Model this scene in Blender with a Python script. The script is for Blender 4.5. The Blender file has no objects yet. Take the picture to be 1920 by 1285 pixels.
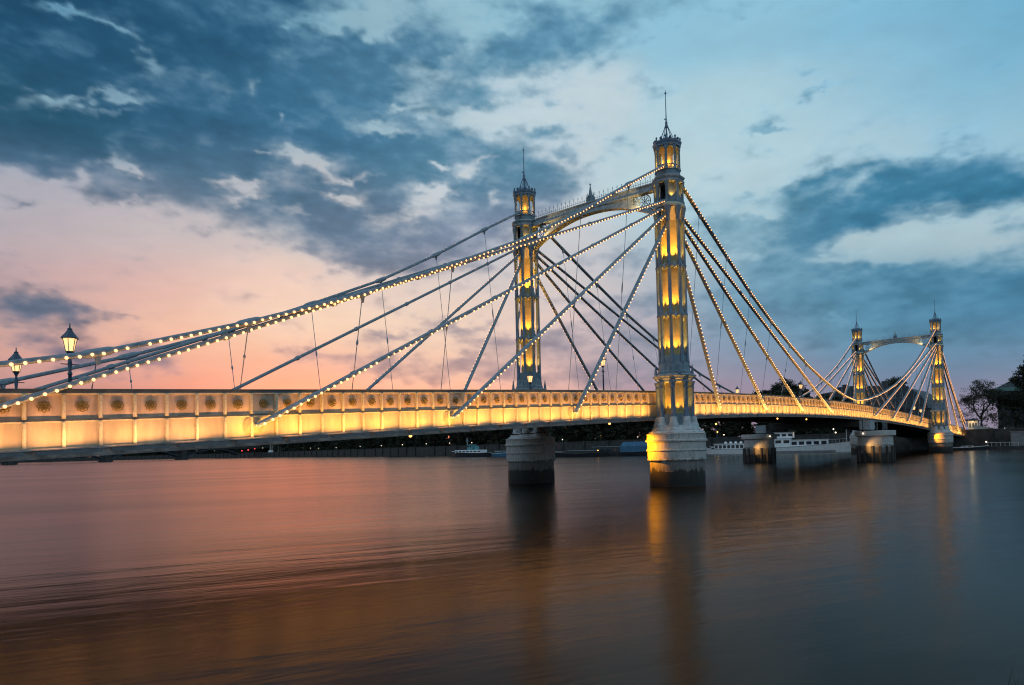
import bpy, bmesh, math, random
import numpy as np
from mathutils import Vector, Matrix
from bpy import context as _ctx

# ---------------------------------------------------------------- camera
SC = bpy.context.scene
YAW, PITCH, ROLL = 0.687, 0.0313, 0.0257
cam_data = bpy.data.cameras.new('camera')
cam = bpy.data.objects.new('camera', cam_data)
SC.collection.objects.link(cam)
_F = Vector((math.cos(YAW)*math.cos(PITCH), math.sin(YAW)*math.cos(PITCH), math.sin(PITCH)))
_R = _F.cross(Vector((0, 0, 1))).normalized(); _U = _R.cross(_F)
_c, _s = math.cos(ROLL), math.sin(ROLL)
_R2 = _R*_c - _U*_s; _U2 = _R*_s + _U*_c
M3 = Matrix((_R2, _U2, -_F)).transposed()
cam.matrix_world = Matrix.Translation((-50.414, -27.843, 3.515)) @ M3.to_4x4()
cam_data.sensor_width = 36; cam_data.lens = 36*1264.18/1920
cam_data.shift_x = (960-1033.9)/1920; cam_data.shift_y = (797.7-642.5)/1920
cam_data.clip_start = 0.1; cam_data.clip_end = 12000
SC.camera = cam

# ---------------------------------------------------------------- world, exposure
world = bpy.data.worlds.new('World'); SC.world = world; world.use_nodes = True
wn = world.node_tree.nodes; wl = world.node_tree.links
sky_tex = wn.new('ShaderNodeTexSky'); sky_tex.sky_type = 'NISHITA'; sky_tex.sun_disc = False
sky_tex.sun_elevation = math.radians(-2); sky_tex.sun_rotation = math.radians(10)
wl.new(sky_tex.outputs[0], wn['Background'].inputs[0]); wn['Background'].inputs[1].default_value = 0.05
SC.view_settings.view_transform = 'Standard'; SC.view_settings.look = 'None'
SC.view_settings.exposure = 0; SC.view_settings.gamma = 1
SC.cycles.max_bounces = 5; SC.cycles.diffuse_bounces = 2; SC.cycles.glossy_bounces = 3
SC.cycles.transparent_max_bounces = 6
SC.cycles.sample_clamp_indirect = 3.0; SC.cycles.sample_clamp_direct = 0
SC.cycles.use_denoising = True; SC.cycles.filter_width = 1.15
SC.cycles.caustics_reflective = False; SC.cycles.caustics_refractive = False

# ---------------------------------------------------------------- helpers
def link(o):
    SC.collection.objects.link(o); return o
def tag(o, label=None, cat=None, group=None, kind=None):
    if label: o['label'] = label
    if cat: o['category'] = cat
    if group: o['group'] = group
    if kind: o['kind'] = kind
    return o
def empty(name, loc=(0, 0, 0), parent=None, rz=0):
    o = bpy.data.objects.new(name, None); link(o); o.location = loc; o.rotation_euler = (0, 0, rz)
    o.empty_display_size = 0.3
    if parent: o.parent = parent
    return o
def copy_tree(o, parent=None, skip=()):
    c = o.copy(); link(c); c.parent = parent
    for ch in o.children:
        if ch.name.split('.')[0] not in skip: copy_tree(ch, c)
    return c
class MB:
    def __init__(s): s.v = []; s.f = []; s.sm = []
    def add(s, vs, fs, smooth=False):
        n = len(s.v); s.v += [tuple(p) for p in vs]; s.f += [tuple(i+n for i in f) for f in fs]; s.sm += [smooth]*len(fs); return s
    def box(s, x0, x1, y0, y1, z0, z1):
        return s.add([(x0,y0,z0),(x1,y0,z0),(x1,y1,z0),(x0,y1,z0),(x0,y0,z1),(x1,y0,z1),(x1,y1,z1),(x0,y1,z1)],
                     [(0,3,2,1),(4,5,6,7),(0,1,5,4),(1,2,6,5),(2,3,7,6),(3,0,4,7)])
    def lathe(s, prof, n=24, c=(0, 0), rot=0.0, smooth=True, cap=True, sx=1, sy=1):
        vs = []; fs = []
        for r, z in prof:
            for k in range(n):
                a = rot+2*math.pi*k/n; vs.append((c[0]+r*math.cos(a)*sx, c[1]+r*math.sin(a)*sy, z))
        for i in range(len(prof)-1):
            for k in range(n):
                k2 = (k+1) % n; fs.append((i*n+k, i*n+k2, (i+1)*n+k2, (i+1)*n+k))
        s.add(vs, fs, smooth)
        if cap:
            m = len(prof)-1
            s.add([vs[k] for k in range(n)], [tuple(reversed(range(n)))]); s.add([vs[m*n+k] for k in range(n)], [tuple(range(n))])
        return s
    def tube(s, pts, r, n=6, smooth=True, rr=None):
        pts = [Vector(p) for p in pts]; vs = []; fs = []
        for i, p in enumerate(pts):
            t = (pts[min(i+1, len(pts)-1)]-pts[max(i-1, 0)]).normalized()
            a = t.cross(Vector((0, 0, 1)))
            if a.length < 1e-3: a = t.cross(Vector((1, 0, 0)))
            a.normalize(); b = a.cross(t); R = rr[i] if rr else r
            for k in range(n):
                an = 2*math.pi*(k+.5)/n; vs.append(p+a*math.cos(an)*R+b*math.sin(an)*R)
        for i in range(len(pts)-1):
            for k in range(n):
                k2 = (k+1) % n; fs.append((i*n+k, i*n+k2, (i+1)*n+k2, (i+1)*n+k))
        m = (len(pts)-1)*n
        fs.append(tuple(reversed(range(n)))); fs.append(tuple(m+k for k in range(n)))
        return s.add(vs, fs, smooth)
    def ball(s, c, r, n=8, m=5, sz=1):
        prof = [(r*math.sin(math.pi*i/m)+1e-4, c[2]-r*math.cos(math.pi*i/m)*sz) for i in range(m+1)]
        return s.lathe(prof, n, (c[0], c[1]), cap=False)
    def octa(s, c, r):
        x, y, z = c
        return s.add([(x+r,y,z),(x-r,y,z),(x,y+r,z),(x,y-r,z),(x,y,z+r),(x,y,z-r)],
                     [(0,2,4),(2,1,4),(1,3,4),(3,0,4),(2,0,5),(1,2,5),(3,1,5),(0,3,5)], True)
    def sweep(s, stations, sect, smooth=False):
        """stations: list of x; sect(x) -> list of (y,z)"""
        rows = [[(x, y, z) for y, z in sect(x)] for x in stations]; n = len(rows[0])
        vs = [p for r in rows for p in r]; fs = []
        for i in range(len(rows)-1):
            for k in range(n):
                k2 = (k+1) % n; fs.append((i*n+k, (i+1)*n+k, (i+1)*n+k2, i*n+k2))
        fs.append(tuple(range(n))); fs.append(tuple(reversed([(len(rows)-1)*n+k for k in range(n)])))
        return s.add(vs, fs, smooth)
    def xform(s, mat):
        s.v = [tuple(mat @ Vector(p)) for p in s.v]; return s
    def build(s, name, mat, parent=None, loc=(0, 0, 0), bevel=0):
        me = bpy.data.meshes.new(name); me.from_pydata(s.v, [], s.f); me.materials.append(mat)
        me.polygons.foreach_set('use_smooth', s.sm); me.update()
        bm = bmesh.new(); bm.from_mesh(me)
        if bevel:
            es = [e for e in bm.edges if len(e.link_faces) == 2 and e.calc_face_angle(0) > 0.6]
            bmesh.ops.bevel(bm, geom=es, offset=bevel, segments=2, affect='EDGES', clamp_overlap=True)
        bmesh.ops.recalc_face_normals(bm, faces=bm.faces)
        for e in bm.edges:
            if len(e.link_faces) == 2 and e.calc_face_angle(0) > 0.7: e.smooth = False
        bm.to_mesh(me); bm.free()
        o = bpy.data.objects.new(name, me); link(o); o.location = loc
        if parent: o.parent = parent
        return o

def mat(name, col, rough=.6, metal=0, noise=0, scale=2.0, col2=None, emit=None, es=0, bump=0, spec=.5, streak=None):
    m = bpy.data.materials.new(name); m.use_nodes = True; nt = m.node_tree; b = nt.nodes['Principled BSDF']
    b.inputs['Base Color'].default_value = (*col, 1); b.inputs['Roughness'].default_value = rough
    b.inputs['Metallic'].default_value = metal; b.inputs['Specular IOR Level'].default_value = spec
    if noise or col2:
        tc = nt.nodes.new('ShaderNodeTexCoord'); nz = nt.nodes.new('ShaderNodeTexNoise')
        nz.inputs['Scale'].default_value = scale; nz.inputs['Detail'].default_value = 6; nz.inputs['Roughness'].default_value = .65
        if streak:
            mp = nt.nodes.new('ShaderNodeMapping'); mp.inputs['Scale'].default_value = streak
            nt.links.new(tc.outputs['Object'], mp.inputs[0]); nt.links.new(mp.outputs[0], nz.inputs['Vector'])
        else: nt.links.new(tc.outputs['Object'], nz.inputs['Vector'])
        cr = nt.nodes.new('ShaderNodeValToRGB'); c2 = col2 or tuple(c*(1-noise) for c in col)
        cr.color_ramp.elements[0].position = .35; cr.color_ramp.elements[1].position = .65
        cr.color_ramp.elements[0].color = (*c2, 1); cr.color_ramp.elements[1].color = (*[min(1, c*(1+noise*.4)) for c in col], 1)
        nt.links.new(nz.outputs['Fac'], cr.inputs[0]); nt.links.new(cr.outputs[0], b.inputs['Base Color'])
        if bump:
            bp = nt.nodes.new('ShaderNodeBump'); bp.inputs['Strength'].default_value = bump; bp.inputs['Distance'].default_value = .05
            nt.links.new(nz.outputs['Fac'], bp.inputs['Height']); nt.links.new(bp.outputs[0], b.inputs['Normal'])
    if emit:
        b.inputs['Emission Color'].default_value = (*emit, 1); b.inputs['Emission Strength'].default_value = es
    return m
def light(name, kind, loc, energy, col, parent=None, aim=None, **kw):
    d = bpy.data.lights.new(name, kind); d.energy = energy; d.color = col
    for k, v in kw.items(): setattr(d, k, v)
    o = bpy.data.objects.new(name, d); link(o); o.location = loc
    if aim is not None: o.rotation_euler = (Vector(aim)-Vector(loc)).to_track_quat('-Z', 'Y').to_euler()
    if parent: o.parent = parent
    return o
MT = dict(
    steel=mat('painted_steel', (.175, .25, .30), .5, noise=.45, scale=2.2, bump=.25, streak=(1, 1, .35)),
    column=mat('slate_painted_iron', (.13, .20, .29), .42, noise=.25, scale=2.5, bump=.1),
    cream=mat('cream_painted_iron', (.55, .52, .40), .5, noise=.2, scale=2.0),
    trim=mat('pale_grey_painted_iron', (.31, .37, .41), .5, noise=.42, scale=3, bump=.25),
    plinth=mat('pale_stone_plinth', (.52, .56, .58), .6, noise=.3, scale=2, bump=.2),
    core=mat('ochre_painted_iron', (.52, .42, .19), .5, noise=.25, scale=2.0),
    panel=mat('pink_painted_panel', (.52, .41, .31), .42, noise=.34, scale=2.4, streak=(1, 1, .3), bump=.08),
    web=mat('pale_painted_web', (.52, .45, .30), .34, noise=.26, scale=1.8, streak=(1, 1, .25), bump=.06),
    rivet=mat('cream_painted_stiffener', (.66, .60, .42), .45, noise=.25, scale=9, bump=.3),
    rail=mat('dark_blue_grey_rail', (.06, .085, .11), .45, noise=.3, scale=3),
    flange=mat('weathered_flange', (.38, .33, .30), .6, noise=.5, scale=2.2, bump=.3),
    disc=mat('bronze_green_disc', (.34, .31, .20), .5, noise=.3, scale=5),
    trough=mat('grey_floodlight_housing', (.15, .16, .175), .5, noise=.3, scale=3),
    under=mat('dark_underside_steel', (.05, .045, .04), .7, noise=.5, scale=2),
    deck=mat('asphalt', (.05, .05, .05), .9, noise=.3, scale=3),
    cable=mat('cable_steel', (.27, .35, .41), .5, noise=.3, scale=4),
    gilt=mat('gilded_iron', (.27, .20, .05), .4, metal=.2, noise=.5, scale=20, bump=.4),
    lampmetal=mat('lamp_blue_iron', (.05, .09, .14), .4, noise=.3, scale=8),
    bulb=mat('warm_bulb', (1, .8, .6), .5, emit=(1, .40, .13), es=3.3),
    lantern=mat('lit_lantern_glass', (1, .8, .5), .5, emit=(1, .56, .20), es=1.5),
    sodium=mat('sodium_lamp', (1, .6, .2), .5, emit=(1, .42, .08), es=6),
    white_lamp=mat('white_lamp', (1, .9, .8), .5, emit=(1, .80, .55), es=3),
    red_lamp=mat('red_lamp', (1, .1, .1), .5, emit=(1, .06, .08), es=1.6),
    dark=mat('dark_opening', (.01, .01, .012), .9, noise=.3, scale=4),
)
MT['bulb'].cycles.emission_sampling = 'NONE'
for k in ('white_lamp', 'red_lamp', 'lantern'): MT[k].cycles.emission_sampling = 'NONE'
GOLD = (1, .42, .045); AMBER = (1, .60, .22); ORANGE = (1, .33, .003)

def stone_mat():
    m = bpy.data.materials.new('tide_stained_stone'); m.use_nodes = True; nt = m.node_tree; N = nt.nodes; L = nt.links; b = N['Principled BSDF']
    g = N.new('ShaderNodeNewGeometry'); sp = N.new('ShaderNodeSeparateXYZ'); L.new(g.outputs['Position'], sp.inputs[0])
    nz = N.new('ShaderNodeTexNoise'); nz.inputs['Scale'].default_value = 1.1; nz.inputs['Detail'].default_value = 8
    mp = N.new('ShaderNodeMapping'); mp.inputs['Scale'].default_value = (2.2, 2.2, .5); L.new(g.outputs['Position'], mp.inputs[0]); L.new(mp.outputs[0], nz.inputs['Vector'])
    ad = N.new('ShaderNodeMath'); ad.operation = 'MULTIPLY_ADD'; ad.inputs[1].default_value = 1.3; L.new(nz.outputs['Fac'], ad.inputs[0]); L.new(sp.outputs['Z'], ad.inputs[2])
    mr = N.new('ShaderNodeMapRange'); mr.inputs[1].default_value = -.1; mr.inputs[2].default_value = 5.7; L.new(ad.outputs[0], mr.inputs[0])
    cr = N.new('ShaderNodeValToRGB'); el = cr.color_ramp.elements
    def pos(z): return (z+.4)/5.8
    el[0].position = pos(.6); el[0].color = (.008, .009, .007, 1)
    el[1].position = pos(1.30); el[1].color = (.018, .019, .016, 1)
    for z, c in ((1.62, (.030, .028, .024)), (1.70, (.17, .16, .15)), (2.5, (.24, .235, .23)), (2.56, (.48, .48, .47)), (3.9, (.56, .56, .55))):
        e = el.new(pos(z)); e.color = (*c, 1)
    L.new(mr.outputs[0], cr.inputs[0])
    n2 = N.new('ShaderNodeTexNoise'); n2.inputs['Scale'].default_value = 3.5; n2.inputs['Detail'].default_value = 8; L.new(mp.outputs[0], n2.inputs['Vector'])
    mx = N.new('ShaderNodeMix'); mx.data_type = 'RGBA'; mx.blend_type = 'MULTIPLY'; mx.inputs[0].default_value = .7
    c2 = N.new('ShaderNodeValToRGB'); c2.color_ramp.elements[0].position = .3; c2.color_ramp.elements[0].color = (.42, .41, .40, 1); c2.color_ramp.elements[1].position = .62; c2.color_ramp.elements[1].color = (1, 1, 1, 1)
    L.new(n2.outputs['Fac'], c2.inputs[0]); L.new(cr.outputs[0], mx.inputs[6]); L.new(c2.outputs[0], mx.inputs[7]); L.new(mx.outputs[2], b.inputs['Base Color'])
    bp = N.new('ShaderNodeBump'); bp.inputs['Strength'].default_value = .35; bp.inputs['Distance'].default_value = .06; L.new(n2.outputs['Fac'], bp.inputs['Height']); L.new(bp.outputs[0], b.inputs['Normal'])
    b.inputs['Roughness'].default_value = .62
    return m
MT['stone'] = stone_mat()

SKY_COLOURS = [[130,10,180,208,222,130,165,190],[180,10,180,208,222,130,165,190],[-130,10,180,208,222,130,165,190],[-80,10,180,208,222,130,165,190],[-40,12,180,208,222,130,165,190],[150,40,180,208,222,130,165,190],[-120,40,180,208,222,130,165,190],[-40,40,180,208,222,130,165,190],[42,80,180,208,222,130,165,190],[150,75,180,208,222,130,165,190],[-100,75,180,208,222,130,165,190],[0,42,62,84,104,36,52,70],[25,42,62,84,104,36,52,70],[50,42,62,84,104,36,52,70],[75,42,62,84,104,36,52,70],[10,55,62,84,104,36,52,70],[42,55,62,84,104,36,52,70],[75,55,62,84,104,36,52,70],[78.66,28.35,95,150,180,34,80,112],[62.66,32.26,120,168,190,42,92,126],[41.83,34.07,150,192,208,85,140,172],[20.37,32.23,142,190,212,110,165,192],[11.09,30.23,125,180,208,98,158,190],[3.18,27.93,106,168,200,85,150,185],[3.32,25.23,122,178,206,88,150,186],[11.27,26.43,146,190,212,100,156,188],[71.36,27.98,118,158,180,38,86,118],[71.38,24.78,132,164,182,46,94,126],[52.72,32.28,148,182,196,70,122,154],[52.85,26.74,160,188,200,70,122,154],[78.66,22.42,140,172,188,40,88,114],[62.76,25.65,155,182,194,55,108,142],[42.05,27.14,190,208,216,92,146,174],[20.67,25.48,172,204,216,112,165,190],[3.48,21.77,145,190,212,95,155,190],[78.66,18.3,170,170,182,78,112,142],[62.82,20.95,190,190,195,78,115,142],[44.93,22.13,195,205,212,84,132,160],[26.81,21.34,184,208,216,110,160,182],[14.49,20.79,172,202,214,60,130,165],[3.67,17.46,165,198,212,52,120,155],[78.66,15.01,182,172,178,120,130,148],[69.42,16.41,200,188,188,120,132,150],[56.43,17.67,208,204,200,100,125,150],[42.31,18.06,200,202,206,125,140,165],[24.79,17.13,165,196,208,105,155,178],[14.69,15.89,172,196,204,60,125,160],[3.83,13.66,170,192,200,62,128,160],[78.66,11.29,188,158,160,92,110,132],[71.13,12.13,224,178,170,92,110,132],[61.36,12.91,242,204,188,140,140,155],[51.36,14.18,222,204,196,130,138,158],[38.78,13.3,214,202,198,140,150,168],[31.51,13.87,190,190,196,115,142,165],[23.68,12.46,110,158,182,95,145,172],[13.39,10.6,100,152,178,78,135,165],[4.0,9.37,84,142,172,66,125,158],[78.66,8.53,208,165,152,84,104,130],[69.47,9.22,252,200,168,150,130,140],[59.81,10.53,255,220,188,170,150,155],[49.68,10.34,244,212,188,160,150,158],[38.88,9.78,236,204,190,160,150,162],[31.64,9.52,196,176,182,130,142,162],[22.12,8.94,112,152,176,100,142,168],[11.33,7.59,96,145,172,80,132,162],[4.1,6.82,82,136,168,72,128,160],[78.66,5.74,214,156,148,120,115,138],[69.49,6.5,250,168,142,150,125,140],[59.86,6.76,253,182,148,190,145,145],[49.76,6.38,250,198,165,180,145,148],[38.97,6.2,238,192,172,172,146,152],[31.76,5.52,186,152,160,140,135,152],[26.42,7.49,128,152,174,108,138,160],[22.21,6.37,116,142,168,105,135,158],[26.07,4.83,150,142,160,120,135,152],[11.42,5.21,98,138,166,92,132,158],[7.01,4.85,112,134,158,110,130,152],[4.19,4.61,104,135,160,95,130,155],[78.66,2.59,128,108,114,140,110,120],[72.15,2.6,200,136,122,190,130,120],[59.92,2.52,400,190,118,240,150,120],[66.73,1.57,300,160,120,220,140,120],[52.04,1.31,345,182,124,225,145,125],[37.28,1.63,235,165,148,185,140,138],[75.25,1.68,160,118,118,145,115,118],[45.4,2.51,290,180,136,215,145,130],[29.62,2.76,180,142,150,160,130,145],[23.13,3.82,176,138,152,150,130,148],[13.31,2.91,132,130,154,130,128,148],[6.46,2.52,170,134,150,150,130,148],[4.32,1.28,150,132,152,140,130,148],[78.66,0.66,112,100,108,140,110,120],[70.86,0.47,225,140,115,190,130,120],[57.53,0.13,420,185,108,240,150,120],[45.45,0.03,290,172,124,215,145,130],[19.13,1.08,130,130,150,120,125,145],[4.96,0.56,120,128,150,120,125,145]]  # hidden glow behind the deck and pale rear sky added for reflection and fill
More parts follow.
